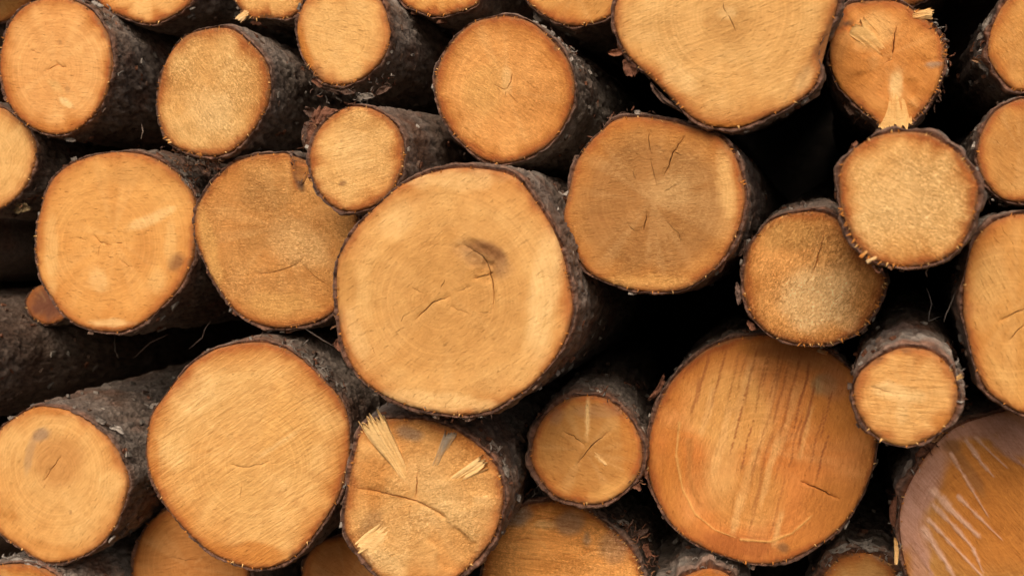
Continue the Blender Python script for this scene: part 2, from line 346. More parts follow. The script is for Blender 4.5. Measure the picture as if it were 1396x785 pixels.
log('T', [(777,262),(783,230),(800,200),(823,177),(840,164),(863,160),(900,163),(947,175),(980,187),(1000,210),(1010,237),(1015,265),(1010,299),(997,332),(977,362),(947,387),(917,397),(873,396),(833,386),(803,371),(785,345),(770,309),(770,285)],
    'large tan log with a darker rough heart and branching cracks, right of the upper centre', 0.05, base=(.52,.25,.07), rim=.7, fuzz=.6, heart=.8, heart_r=.74, heart_col=(0.38,0.165,0.043), pith=(893,270),
    cracks=[([(886,177),(884,192),(888,212)],1.2),([(933,186),(919,206),(911,226),(903,243)],2.0),([(918,206),(930,212)],1.0),([(882,290),(880,303),(876,316)],2.0),([(886,214),(892,240),(896,255)],1.1),([(856,305),(866,318)],1.1),([(905,300),(925,318),(930,335)],1.1),([(860,230),(868,246)],1.0),([(905,262),(925,250)],.9)],
    stains=[(990,250,16,70,-4,PALE,.6),(880,385,80,12,0,MID,.6),(910,262,40,30,0,CREAM,.22),(850,170,40,10,-5,ORANGE,.4)])
log('U', [(460,362),(459,400),(462,435),(467,469),(480,499),(500,524),(527,540),(557,553),(597,562),(633,566),(670,558),(700,541),(727,522),(752,493),(770,462),(779,429),(779,412),(772,372),(760,328),(742,294),(723,266),(703,243),(670,232),(630,229),(590,235),(553,250),(527,269),(503,292),(480,319),(465,345)],
    'largest log in the pile, pale with a dark torn knot right of its centre', -0.05, base=PALE, rim=.5, fuzz=.25, saw=(-35,.35), heart=.7, heart_r=.66, pith=(600,410), dents=[(656,350,42,20,28,.0035),(664,372,18,18,0,.003)],
    cracks=[([(564,437),(577,425),(590,412),(601,408),(614,403)],2.2),([(622,398),(643,389)],1.1),([(628,333),(642,339),(657,349),(665,362),(671,384),(673,402),(671,424)],2.2),([(645,380),(658,376),(673,371)],2.2),([(552,428),(546,440)],1),([(600,395),(606,380)],1),([(612,416),(640,428)],1),([(580,400),(560,392)],.9),([(650,425),(672,427)],1.0),([(540,452),(552,446)],.9),([(505,470),(512,483)],1)],
    stains=[(655,352,50,25,28,(0.40,0.205,0.075),.95),(668,342,30,12,30,BROWN,.9),(660,364,18,14,50,(.36,.17,.055),.7),(648,338,20,6,30,BROWN,.7),(610,322,16,12,0,TAN,.8),(620,420,110,100,0,TAN,.42),(585,350,50,40,0,TAN,.4),(470,390,22,60,4,TAN,.7),(655,378,26,18,0,TAN,.7),(738,410,26,110,8,CREAM,.6),(600,548,110,16,4,CREAM,.5),(620,245,90,16,0,CREAM,.45),(485,460,18,60,-20,CREAM,.4),(700,400,20,60,-10,TAN,.35),(540,300,50,26,-40,CREAM,.35)])
log('V', [(422,213),(432,180),(453,157),(477,146),(500,147),(527,160),(543,180),(550,207),(547,230),(537,253),(520,272),(500,284),(478,288),(458,283),(440,268),(427,245)],
    'small log with pale rough end at the upper left of the largest log', -0.10, base=PALE, rim=.75, fuzz=.6, saw=(-15,.8),
    stains=[(467,250,9,4,-20,BROWN,.7),(466,192,4,3,0,BROWN,.6),(490,170,50,16,0,TAN,.5),(480,210,40,40,0,CREAM,.3)], fringe=[(-60,60,.8)])
log('W', [(280,262),(267,289),(266,322),(277,352),(293,385),(317,419),(340,436),(367,445),(393,446),(427,439),(452,425),(468,400),(478,365),(486,325),(486,295),(479,265),(462,243),(440,229),(424,223),(418,240),(409,256),(401,242),(394,212),(375,210),(345,213),(315,225),(293,245)],
    'rough tan log wedged behind the small log and the largest log', 0.05, base=(.68,.325,.092), rim=.55, fuzz=.9, vp=(1100,330), dents=[(370,270,60,34,0,.0015),(395,335,50,40,0,.0012)],
    cracks=[([(345,374),(365,373),(380,369),(396,364),(408,357),(417,347)],1.6),([(408,357),(420,368),(432,379),(446,390)],1.5),([(325,270),(335,282)],1),([(350,345),(360,352)],1)],
    stains=[(400,330,60,40,10,CREAM,.35),(360,270,60,36,0,(0.50,0.235,0.065),.55),(409,250,9,20,-15,DARK,.9),(285,330,14,80,-12,MID,.8),(380,415,70,24,0,MID,.7),(350,320,30,26,0,(0.50,0.235,0.065),.3)])
log('X', [(50,315),(55,289),(63,262),(73,244),(90,228),(115,216),(145,209),(175,208),(200,213),(225,225),(247,243),(262,266),(266,292),(264,335),(259,358),(247,385),(227,410),(200,435),(173,449),(150,452),(117,447),(90,432),(70,405),(55,379),(50,349)],
    'large log with smooth yellowish end and a flat lower rim, left side', 0.0, base=MID, rim=.55, fuzz=.15, saw=(0,.3), pith=(140,335),
    cracks=[([(126,320),(137,330),(152,335)],1.7),([(101,323),(110,325),(119,328)],1.2),([(162,353),(172,360),(182,366)],1.2),([(137,330),(133,350)],1),([(146,349),(156,351)],.9),([(152,331),(168,331)],1.1),([(196,314),(212,315)],.9)],
    stains=[(240,357,18,14,-40,BROWN,.75),(213,295,54,12,-22,CREAM,.55),(195,345,22,50,0,ORANGE,.32),(70,345,14,70,0,PALE,.6),(135,385,22,24,0,CREAM,.4),(150,440,50,8,0,CREAM,.6),(215,385,20,24,0,PALE,.5),(175,240,70,20,0,TAN,.5),(232,330,12,50,4,PALE,.5)])
log('Y', [(0,147),(20,160),(38,178),(47,200),(44,227),(30,258),(0,284),(-30,290),(-65,265),(-75,215),(-55,165),(-25,146)],
    'pale log cut off by the left edge below the upper left corner log', 0.03, base=PALE, rim=.3, fuzz=.3)
log('Z', ell(-10,-26,58,56,seed=3), 'dull brown log end glimpsed in the extreme upper left corner', 0.16, base=TAN, rim=.6, fuzz=.3)
log('AA', [(0,586),(20,570),(43,557),(67,555),(97,563),(130,583),(153,606),(170,640),(173,663),(163,700),(147,730),(120,753),(87,765),(60,765),(30,748),(0,726),(-16,700),(-23,660),(-17,615)],
    'smooth pale log with a faint darker heart and rough grey bark, lower left', 0.0, base=PALE, rim=.35, fuzz=.12, grey=.6, pith=(75,640),
    cracks=[([(59,657),(68,641),(76,630),(84,620)],1.4)],
    stains=[(78,632,54,52,0,(.56,.255,.07),.8),(55,592,20,12,-20,GREY,.75),(40,620,9,40,15,GREY,.4),(97,698,4,4,0,BROWN,.6),(12,700,26,10,20,ORANGE,.45),(65,745,50,10,10,ORANGE,.35),(60,560,50,8,0,ORANGE,.5),(10,690,14,20,0,TAN,.5)])
log('AB', [(200,606),(207,566),(230,533),(244,515),(267,492),(300,474),(345,467),(377,472),(403,485),(427,505),(443,522),(460,540),(472,566),(476,606),(470,646),(457,683),(433,720),(407,753),(377,770),(350,775),(330,771),(293,756),(260,730),(233,700),(213,666),(202,636)],
    'large round log with diagonal saw lines and orange lower rim, lower left of centre', -0.04, base=PALE, rim=.7, fuzz=.2, saw=(-33,1.15), pith=(340,634),
    cracks=[([(312,633),(325,636),(340,636),(352,633),(368,628)],1.4),([(330,655),(328,680)],.9)],
    stains=[(340,752,90,18,3,ORANGE,.7),(270,540,60,40,-33,CREAM,.35),(385,590,60,70,0,MID,.6),(330,660,60,60,0,MID,.4),(210,630,10,60,0,ORANGE,.5),(400,757,8,10,0,DARK,.5),(380,605,60,4,-33,CREAM,.4)])
log('AC', ell(258,775,79,86,seed=5), 'shaded orange-brown log tucked behind the large saw-lined log at the bottom edge', 0.22, base=(0.56,0.235,0.062), rim=.6, fuzz=.15,
    cracks=[([(228,758),(250,762),(272,763)],1.0)])
log('AD', [(492,588),(508,576),(530,572),(560,572),(590,576),(620,588),(650,608),(672,632),(683,660),(684,690),(675,725),(655,755),(630,780),(600,797),(555,796),(520,787),(497,758),(477,736),(470,712),(472,685),(476,655),(483,620)],
    'log with a splintered star-shaped end and torn pale slivers, bottom centre', 0.02, base=(.74,.40,.13), rim=.5, fuzz=.9, th=.007, torn=.0055, sectors=11, pith=(566,680), fringe=[(-90,90,.9)],
    cracks=[([(486,666),(502,668),(517,671),(540,675),(563,681),(587,693),(608,707)],3.2),([(569,640),(568,662),(566,681)],2.0),([(560,685),(557,715)],1.0),([(590,720),(605,722)],1.3)],
    stains=[(510,650,24,50,0,ORANGE,.55),(505,720,22,30,30,BROWN,.45),(520,760,40,20,30,CREAM,.5),(600,690,50,50,0,CREAM,.35),(630,600,40,12,30,ORANGE,.4),(555,590,26,12,10,GREY,.7),(575,650,50,40,0,CREAM,.3)])
log('AE', ell(472,792,60,64,seed=6), 'shaded brown log behind the splintered log at the bottom edge', 0.16, base=(0.58,0.24,0.066), rim=.5, fuzz=.3)
log('AF', [(725,613),(733,583),(750,560),(773,545),(800,540),(827,545),(850,563),(867,586),(875,613),(872,640),(857,663),(833,680),(810,687),(783,684),(757,675),(737,653),(725,630)],
    'small round tan log with an X-shaped crack, below the gap right of the largest log', 0.0, base=TAN, rim=.8, fuzz=.25, vp=(960,310), pith=(800,608), th=.0065,
    cracks=[([(766,586),(782,595),(798,607)],1.7),([(833,585),(816,599),(803,611),(794,622),(786,634)],1.8)],
    stains=[(801,570,4,34,2,CREAM,.75),(819,626,14,3,42,CREAM,.7),(810,560,40,12,0,GREY,.3),(855,600,12,50,0,ORANGE,.5),(830,668,40,14,-30,MID,.7),(760,568,12,18,40,GREY,.35)])
log('AG', [(700,697),(727,687),(767,684),(797,695),(823,713),(847,736),(863,756),(876,790),(880,830),(850,880),(780,905),(710,885),(670,840),(657,800),(660,770),(668,740),(682,713)],
    'log with flaky grey-stained end and crumbling bark at the bottom edge', 0.05, base=(.88,.385,.095), rim=.7, fuzz=.8, th=.008, saw=(5,1.2), vp=(1060,330), fringe=[(-70,40,2.2)],
    stains=[(700,702,36,18,-15,GREY,.9),(775,712,24,20,0,GREY,.6),(835,745,24,30,40,GREY,.45),(770,770,60,20,0,ORANGE,.4),(740,715,20,8,0,CREAM,.4),(800,735,8,12,0,GREY,.6)],
    cracks=[([(690,738),(720,733),(745,738)],1.2),([(725,708),(750,706),(768,710)],1.1),([(790,755),(815,748),(830,752)],1.1),([(705,760),(740,764)],1.0)])
log('AH', ell(964,816,48,38,seed=7), 'small log with thick grey bark peeking over the bottom edge below the streaked log', 0.03, base=ORANGE, rim=.4, fuzz=.3, th=.014, grey=.8, vp=(1000,300))
log('AI', ell(1172,812,56,59,seed=8), 'orange log with shaggy pale bark at the bottom edge left of the mauve scratched log', 0.04, base=(0.54,0.27,0.08), rim=.6, fuzz=.4, th=.012, grey=1.0, vp=(1160,300),
    stains=[(1205,758,26,10,25,GREY,.7)], fringe=[(-120,-30,1.5)])
log('AJ', ell(22,852,88,84,seed=9), 'log with pale grey bark top showing in the extreme lower left corner', -0.02, base=TAN, grey=1.3, fuzz=.3)
log('AK', ell(-104,492,92,84,seed=10), 'dark bark-covered log running in from the left edge below the flat-rimmed log', 0.02, base=TAN, grey=.25, fuzz=.3)
log('ST', ell(66,414,30,27,seed=11), 'small reddish-brown broken end poking out behind the flat-rimmed log on the left', 0.14, base=(.20,.075,.04), rim=.2, fuzz=.3, th=.003)
# logs of the same pile that lie wholly outside the frame
def ringlog(cx, cy, r, k):
    log('ring%d' % k, ell(cx, cy, r, r * (1.03 if cx > 300 else 1.1), seed=40 + k, wob=.012), 'one of the logs of the pile lying beyond the edges of the picture', 0.02 + 0.05 * ((k * 37) % 5 - 2) / 2, low=True)
#DATA_END
# depth of each sawn end behind the front plane (m) and the point its axis runs to: no two logs interpenetrate
POSE = {'A':(-0.010,1150,344), 'B':(0.040,1150,340), 'C':(-0.026,1118,305), 'D':(0.050,1150,340), 'E':(-0.020,1150,340), 'F':(0.050,1150,340), 'G':(-0.020,1150,340), 'H':(0.064,1118,345), 'I':(-0.097,1085,170), 'J':(0.060,1150,300), 'K':(0.280,1150,340), 'L':(0.034,1179,261), 'M':(0.015,1226,289), 'N':(-0.178,1269,311), 'O':(-0.044,1162,211), 'P':(-0.094,1231,344), 'Q':(-0.150,1237,180), 'R':(0.040,1171,355), 'S':(0.051,1053,321), 'T':(-0.070,1151,339), 'U':(-0.143,1114,317), 'V':(-0.118,1171,251), 'W':(-0.002,1134,282), 'X':(0.015,1152,340), 'Y':(0.030,1150,340), 'Z':(0.160,1150,340), 'AA':(-0.016,1057,276), 'AB':(-0.035,1021,283), 'AC':(0.100,1148,341), 'AD':(-0.100,990,237), 'AE':(0.160,1150,340), 'AF':(-0.002,958,321), 'AG':(0.080,1080,345), 'AH':(0.043,1004,300), 'AI':(0.135,1158,298), 'AJ':(-0.020,1150,340), 'AK':(0.020,1150,340), 'ST':(0.14,1150,345)}
for Lg in LOGS:
    Lg['d'] = POSE[Lg['key']][0]; Lg['vp'] = POSE[Lg['key']][1:]

def pack_ring():
    circ = [(*Lg['pts'].mean(0), np.ptp(Lg['pts'], axis=0).max() / 2 + 8) for Lg in LOGS]
    r = np.random.default_rng(12); k = 0
    cand = r.uniform((-330, -270), (1720, 1125), (9000, 2))
    for want in (105, 80, 62, 48):
        for cx, cy in cand:
            if -10 < cx < 1406 and -10 < cy < 795: continue
            dx = max(0 - cx, 0, cx - 1396); dy = max(0 - cy, 0, cy - 785)
            lim = math.hypot(dx, dy) - 12
            lim = min([lim, 1140 - cy] + [math.hypot(cx - a, cy - b) - c - 14 for a, b, c in circ])
            if lim >= want:
                rr = min(lim, want * 1.12); circ.append((cx, cy, rr)); ringlog(cx, cy, rr, k); k += 1
pack_ring()

def closed_spline(P, n):
    """Catmull-Rom through the closed outline, resampled evenly to n points"""
    m = len(P); t = np.linspace(0, 1, 16, endpoint=False)[:, None]; out = []
    for i in range(m):
        a, b, c, d = P[i - 1], P[i], P[(i + 1) % m], P[(i + 2) % m]
        out.append(0.5 * (2 * b + (c - a) * t + (2 * a - 5 * b + 4 * c - d) * t ** 2 + (3 * b - a - 3 * c + d) * t ** 3))
    Q = np.vstack(out); Q2 = np.vstack([Q, Q[:1]])
    s = np.concatenate([[0], np.cumsum(np.linalg.norm(np.diff(Q2, axis=0), axis=1))])
    u = np.linspace(0, s[-1], n, endpoint=False)
    return np.stack([np.interp(u, s, Q2[:, k]) for k in range(2)], 1), s[-1]

def polydist(p, poly):
    """distance of points to an open polyline, and parameter 0..1 along it"""
    best = np.full(len(p), 1e9); par = np.zeros(len(p)); n = len(poly) - 1
    for i in range(n):
        a, b = poly[i], poly[i + 1]; ab = b - a
        t = np.clip(((p - a) @ ab) / (ab @ ab + 1e-12), 0, 1)
        d = np.linalg.norm(p - a - t[:, None] * ab, axis=1)
        m = d < best; best = np.where(m, d, best); par = np.where(m, (i + t) / n, par)
    return best, par

def refine(poly, step):
    out = [poly[0]]
    for a, b in zip(poly[:-1], poly[1:]):
        k = max(1, int(np.linalg.norm(b - a) / step))
        out += [a + (b - a) * j / k for j in range(1, k + 1)]
    return np.array(out)

class Frame: pass
FRAMES = {}
GROUP = 'logs stacked in the pile'

def build_log(Lg, idx):
    rng = np.random.default_rng(1000 + idx)
    low = Lg.get('low', False)
    ax = ray([Lg['vp'] if 'vp' in Lg else VP])[0]; ax /= np.linalg.norm(ax)
    cpx = Lg['pts'].mean(0)
    cr = ray([cpx])[0]; cen = C0 + cr / cr[1] * (DIST + Lg['d'])
    # face plane: square to the axis give or take a few degrees of crooked sawing
    nrm = -ax + np.array([rng.normal() * .035, 0, rng.normal() * .035]); nrm /= np.linalg.norm(nrm)
    e1 = np.cross(np.array([0, 0, 1.0]), nrm); e1 /= np.linalg.norm(e1)      # points right as seen from the front
    if e1[0] < 0: e1 = -e1
    e2 = np.cross(nrm, e1)
    if e2[2] < 0: e2 = -e2
    def to_plane(px):
        r = ray(px); t = ((cen - C0) @ nrm) / (r @ nrm)
        q = C0 + r * t[:, None] - cen
        return np.stack([q @ e1, q @ e2], 1)
    sc = (DIST + Lg['d']) / F_PX                                            # metres per photo pixel
    fr = Frame(); fr.cen, fr.e1, fr.e2, fr.nrm, fr.ax, fr.to_plane, fr.sc = cen, e1, e2, nrm, ax, to_plane, sc
    FRAMES[Lg['key']] = fr

    root = bpy.data.objects.new('log', None); COL.objects.link(root)
    root.location = cen; root.empty_display_size = 0.05
    root['label'] = Lg['label']; root['category'] = 'log'; root['group'] = 'logs beyond the frame' if low else GROUP
    fr.root = root

    base_out = to_plane(Lg['pts'])
    _, per = closed_spline(base_out, 64)
    sp = 0.008 if low else 0.0033
    n = max(40, int(per / sp))
    out, _ = closed_spline(base_out, n)
    ang = np.arctan2(out[:, 1], out[:, 0]); R = np.linalg.norm(out, axis=1)
    # fine irregularity of the outline
    cc = np.column_stack([np.cos(ang), np.sin(ang), np.full(n, idx * 3.1)])
    out = out * (1 + 0.006 * fbm(cc * 9, 3, idx) * (0.11 / R))[:, None]
    R = np.linalg.norm(out, axis=1); ang = np.arctan2(out[:, 1], out[:, 0])
    order = np.argsort(ang)
    def Rat(a): return np.interp(a, ang[order], R[order], period=2 * np.pi)

    # ---------------- sawn face
    step = 0.012 if low else Lg.get('step', 0.0031)
    ext = R.max() + step
    gx, gy = np.meshgrid(np.arange(-ext, ext, step), np.arange(-ext, ext, step * .866))
    gx = gx + (np.arange(gx.shape[0]) % 2)[:, None] * step / 2
    g = np.stack([gx.ravel(), gy.ravel()], 1) + rng.uniform(-.25, .25, (gx.size, 2)) * step
    ga_ = np.arctan2(g[:, 1], g[:, 0]); gr_ = np.linalg.norm(g, axis=1)
    g = g[gr_ < Rat(ga_) - step * .7]
    cracks = []
    for poly, w in Lg.get('cracks', []):
        q = refine(to_plane(poly), 0.0035)
        q = q + rng.normal(0, .00045, q.shape) * np.r_[0, np.ones(len(q) - 2), 0][:, None] if len(q) > 2 else q
        cracks.append((q, w * sc * 0.46))
    V = [out]; E = [np.stack([np.arange(n), (np.arange(n) + 1) % n], 1)]; k = n
    def add_chain(c):
        nonlocal k
        V.append(c); E.append(np.stack([np.arange(len(c) - 1), np.arange(1, len(c))], 1) + k); k += len(c)
    for q, w in cracks:
        d, _ = polydist(g, q); g = g[d > w + step * .35]
        t = np.gradient(q, axis=0); t /= np.linalg.norm(t, axis=1)[:, None] + 1e-9
        nn = np.stack([-t[:, 1], t[:, 0]], 1); u = np.linspace(0, 1, len(q))
        ww = (w * (np.sin(np.pi * np.clip(u, .02, .98)) ** .9) * (.75 + .5 * rng.random(len(q))))[:, None]
        a_, b_ = q + nn * ww, q - nn * ww; a_[0] = b_[0] = q[0]; a_[-1] = b_[-1] = q[-1]
        add_chain(a_); add_chain(b_); add_chain(q)
    for poly, w, _c in Lg.get('ridges', []):
        q = refine(to_plane(poly), .0016); g = np.vstack([g, q, q + [.0012, .0008], q - [.0012, .0008]])
    V.append(g)
    allv = np.vstack(V); alle = np.vstack(E)
    ga_ = np.arctan2(allv[:, 1], allv[:, 0])
    r = delaunay_2d_cdt([Vector(p) for p in allv], [tuple(map(int, e)) for e in alle], [], 1, 1e-5, False)
    v2 = np.array([tuple(p) for p in r[0]]); tri = np.array(r[2], int)
    a2 = np.cross(v2[tri[:, 1]] - v2[tri[:, 0]], v2[tri[:, 2]] - v2[tri[:, 0]])
    tri[a2 < 0] = tri[a2 < 0][:, ::-1]
    nv = len(v2)
    th = np.arctan2(v2[:, 1], v2[:, 0]); rr = np.linalg.norm(v2, axis=1); t = np.clip(rr / Rat(th), 0, 1)
    edge = Rat(th) - rr                                                    # metres from the rim
    p3 = np.column_stack([v2, np.full(nv, idx * 1.37)])
    # relief
    h = 0.0016 * fbm(p3 * 22, 3, 3 + idx) - 0.0012 * sstep(.004, 0, edge)
    for (sx, sy, ra, rb, an, dep) in Lg.get('dents', []):
        d = v2 - to_plane([(sx, sy)])[0]; a_ = -math.radians(an)
        lx = (d[:, 0] * math.cos(a_) + d[:, 1] * math.sin(a_)) / (ra * sc); ly = (-d[:, 0] * math.sin(a_) + d[:, 1] * math.cos(a_)) / (rb * sc)
        mk = sstep(1.1, .5, np.sqrt(lx ** 2 + ly ** 2) + .3 * fbm(p3 * 120, 2, 14))
        h = h - mk * dep * (.5 + 1.3 * np.abs(fbm(p3 * 150, 3, 15)))
    if 'torn' in Lg:
        pc = to_plane([Lg['pith']])[0]; dv = v2 - pc; ta = np.arctan2(dv[:, 1], dv[:, 0]); tr = np.linalg.norm(dv, axis=1) / R.mean()
        ns_ = Lg.get('sectors', 15); wv = ta / (2 * np.pi) * ns_ + .8 * fbm(p3 * 40, 3, 71)
        lo = np.floor(wv); fr_ = wv - lo
        hv = lambda i: _h((i % ns_).astype(np.int64), np.full(nv, idx), np.full(nv, 3), 5)
        sec = hv(lo) * (1 - sstep(.8, 1, fr_)) + hv(lo + 1) * sstep(.8, 1, fr_)
        h = h + Lg['torn'] * (sec - .5) * sstep(.08, .7, tr) + Lg['torn'] * .25 * fbm(np.column_stack([ta * 9, tr * 3, np.full(nv, 2.)]), 3, 72) * sstep(.1, .5, tr)
        torn_mix = (sec - .5) * sstep(.05, .4, tr)
    crackd = np.zeros(nv); incr = np.zeros(nv, bool)
    for q, w in cracks:
        d, u = polydist(v2, q)
        dep = np.clip(1 - d / (w * .9), 0, 1) * np.sin(np.pi * np.clip(u, .01, .99)) ** .8
        crackd = np.maximum(crackd, dep * np.clip(w * 9, .003, .014)); incr |= d < w * .25
    # colour
    base = np.array(Lg.get('base', MID)) * (1 + rng.normal(0, .03) * np.array([.3, 1, 1.5])) * (1 + rng.normal(0, .04)); col = np.tile(base, (nv, 1))
    def blend(c, a):
        nonlocal col
        a = np.clip(a, 0, 1)[:, None]; col = col * (1 - a) + np.array(c) * a
    big = fbm(p3 * 16, 3, 21 + idx)
    blend(np.array(base) * (.90, .77, .62), .35 + 1.0 * big)
    if 'torn' in Lg:
        blend(np.array(CREAM) * .97, .9 * torn_mix); blend(np.array(base) * (.84, .66, .5), -.9 * torn_mix)
    streakn = fbm(np.column_stack([th * 5, rr * 6, np.full(nv, idx)]), 3, 5)
    pith = to_plane([Lg['pith']])[0] if 'pith' in Lg else rng.normal(0, .06, 2) * R.mean()
    pr = np.linalg.norm(v2 - pith, axis=1)
    hs = Lg.get('heart', .3); hr = Lg.get('heart_r', .62)
    ht = t + .10 * fbm(np.column_stack([np.cos(th) * 1.6, np.sin(th) * 1.6, np.full(nv, idx * 2.)]), 2, 31)
    blend(Lg.get('heart_col', tuple(np.array(base) * (.86, .77, .66))), hs * sstep(hr + .07, hr - .05, ht))
    blend(np.array(base) * (.8, .68, .5), .35 * sstep(.06, 0, np.abs(ht - hr)) * hs)
    blend(CREAM, .14 * sstep(.0, .5, streakn))
    rim = .3 + .85 * Lg.get('rim', .6); rn = fbm(np.column_stack([np.cos(th) * 3, np.sin(th) * 3, np.full(nv, idx)]), 3, 41)
    wid = .030 * (R.mean() / .09) ** .5 * (1 + .8 * rn)
    edge_c = edge; edge = np.maximum(edge + (.0042 * fbm(p3 * 85, 3, 81) + .0022 * fbm(p3 * 260, 2, 82)) * sstep(.05, .01, edge), 0)
    blend(ORANGE, min(rim, 1.1) * .95 * sstep(wid, 0.0, edge) * (.8 + .4 * rn))
    blend(RED, min(1, rim * 1.0) * sstep(.012 * (1 + .8 * rn), 0.0, edge))
    blend(BROWN, min(1, .4 + rim * .5) * sstep(.0026, .0004, edge))
    edge = edge_c
    fz = np.full(nv, Lg.get('fuzz', .3)) * (1 + .8 * fbm(p3 * 30, 2, 51))
    for (sx, sy, ra, rb, an, c, stg) in Lg.get('stains', []):
        c2 = to_plane([(sx, sy)])[0]; a_ = -math.radians(an); d = v2 - c2
        lx = (d[:, 0] * math.cos(a_) + d[:, 1] * math.sin(a_)) / (ra * sc); ly = (-d[:, 0] * math.sin(a_) + d[:, 1] * math.cos(a_)) / (rb * sc)
        q = np.sqrt(lx ** 2 + ly ** 2) + .42 * fbm(p3 * (0.9 / (min(ra, rb) * sc + .004)), 3, 61 + idx)
        blend(c, stg * 1.1 * sstep(1.1, .45, q))
    if 'streaks' in Lg:
      for an, lst, c in Lg['streaks']:
        a_ = -math.radians(an)
        for (sx, sy, w, ln) in lst:
            c2 = to_plane([(sx, sy)])[0]; d = v2 - c2
            al = d[:, 0] * math.cos(a_) + d[:, 1] * math.sin(a_); ac = -d[:, 0] * math.sin(a_) + d[:, 1] * math.cos(a_)
            ac = ac + .0022 * fbm(np.column_stack([al * 40, np.full(nv, sx), np.zeros(nv)]), 2, 77)
            q = np.abs(ac) / (w * .55 * sc * (1 + .5 * fbm(np.column_stack([al * 90, ac * 20, np.full(nv, sx)]), 2, 78)))
            blend(c, (.35 + .6 * _h(np.int64(sx), np.int64(sy), np.int64(1), 4)) * sstep(1.0, .3, q) * sstep(ln * sc, ln * sc * .6, np.abs(al)))
    for poly, w, c in Lg.get('ridges', []):
        d, u = polydist(v2, to_plane(poly))
        wn_ = w * .5 * sc * (1.35 - .8 * u) * (1 + .7 * fbm(p3 * 120, 2, 90)); m = sstep(wn_ * 1.3, wn_ * .3, d) * sstep(1.0, .9, u)
        blend(np.array(c), .9 * m); h = h + .0010 * m
    # faint radial rays of the medullary tissue
    an_, ss = Lg.get('saw', (rng.uniform(-60, 60), .45)); a_ = -math.radians(an_)
    grain = np.column_stack([v2[:, 0] * math.cos(a_) + v2[:, 1] * math.sin(a_), -v2[:, 0] * math.sin(a_) + v2[:, 1] * math.cos(a_), np.full(nv, idx * .37)])
    z = h - crackd
    P = v2[:, :1] * e1 + v2[:, 1:] * e2 + z[:, None] * nrm
    # skirt: side of the wood behind the rim
    # rim vertices of the triangulation = vertices with edge ~ 0, in angular order
    ringi = np.where(edge < 2e-4)[0]; ringi = ringi[np.argsort(th[ringi])]
    sk = P[ringi] + ax * .03; m = len(ringi)
    j = np.arange(m); j2 = (j + 1) % m
    tri_c = v2[tri].mean(1); crk = np.zeros(len(tri), bool)
    for q, w in cracks:
        crk |= (crackd[tri].max(1) > 1e-4) & (polydist(tri_c, q)[0] < w * .9)
    skf = np.stack([ringi[j], nv + j, nv + j2, ringi[j2]], 1)
    def attrs(me, sel):
        vattr(me, 'col', sel(col), 'FLOAT_COLOR'); vattr(me, 'grain', sel(grain), 'FLOAT_VECTOR')
        vattr(me, 'ring', sel(pr), 'FLOAT'); vattr(me, 'fuzz', sel(fz), 'FLOAT'); vattr(me, 'saw', sel(np.full(nv, ss)), 'FLOAT')
    Pf = np.vstack([P, sk])
    me = mesh_from(Pf, [tri[~crk], skf]); attrs(me, lambda a: np.concatenate([a, a[ringi]]))
    face = link('cut_face', me, root, WOOD); fr.face = face
    if crk.any():
        # one object per crack
        left = np.where(crk)[0]
        own = np.argmin(np.stack([polydist(tri_c[left], q)[0] / w for q, w in cracks]), 0)
        for ci in range(len(cracks)):
            tt = tri[left[own == ci]]
            if len(tt) == 0: continue
            ids, inv = np.unique(tt, return_inverse=True)
            me = mesh_from(P[ids], inv.reshape(-1, 3), smooth=False); attrs(me, lambda a: a[ids]); link('crack', me, face, WOOD)

    # ---------------- bark
    bt = Lg.get('th', .0048) ; grey = Lg.get('grey', .45)
    Lm = (3.66 - DIST - Lg['d']) / ax[1]
    s = [0.0]; ds = .014 if low else .0042
    while s[-1] < Lm: s.append(s[-1] + ds); ds *= (1.06 if low else 1.024)
    s = np.array(s); ns = len(s)
    nrm2 = np.roll(out, -1, 0) - np.roll(out, 1, 0); nrm2 = np.stack([nrm2[:, 1], -nrm2[:, 0]], 1); nrm2 /= np.linalg.norm(nrm2, axis=1)[:, None]
    if (nrm2 * out).sum() < 0: nrm2 = -nrm2
    S, J = np.meshgrid(s, np.arange(n), indexing='ij'); S = S.ravel(); J = J.ravel()
    rm = R.mean(); q3 = np.column_stack([np.cos(ang[J]) * R[J], S, np.sin(ang[J]) * R[J]]) + idx * 2.7
    # scaly plates, longer along the stem
    wp = q3 + .006 * np.stack([fbm(q3 * 60, 2, 3), fbm(q3 * 60, 2, 4), fbm(q3 * 60, 2, 5)], 1)
    if low:
        disp = .002 * fbm(q3 * 60, 2, 3); d21 = np.zeros(len(S)); idv = d21
    else:
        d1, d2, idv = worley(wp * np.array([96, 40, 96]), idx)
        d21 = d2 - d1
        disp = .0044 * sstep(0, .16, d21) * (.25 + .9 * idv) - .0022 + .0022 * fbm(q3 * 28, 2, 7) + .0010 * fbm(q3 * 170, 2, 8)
    disp = disp * (.3 + .7 * sstep(.0, .035, S))
    lump = .004 * fbm(q3 * 7, 2, 9)
    shrink = 1 - .05 * S / 1.0
    circ = np.clip(S / 1.2, 0, 1) * .35
    o2 = out[J] * (1 - circ)[:, None] + (out[J] / R[J][:, None] * rm) * circ[:, None]
    off = bt * np.clip(.85 + 1.1 * fbm(cc * 3.1 + 5, 3, idx + 6), .25, 1.7)[J] + disp + lump * np.clip(S / .1, 0, 1)
    off *= np.where(S < .004, .75, 1)
    P2 = o2 * shrink[:, None] + nrm2[J] * np.maximum(off, .0008)[:, None]
    jag = .0042 * fbm(np.column_stack([cc[:, :2] * 26 * (rm / .09), np.full(n, 2.)]), 3, 12 + idx) + .0016
    s_off = np.where(S < .02, jag[J] * (1 - S / .02), 0)
    B = P2[:, :1] * e1 + P2[:, 1:] * e2 + (S + s_off)[:, None] * ax
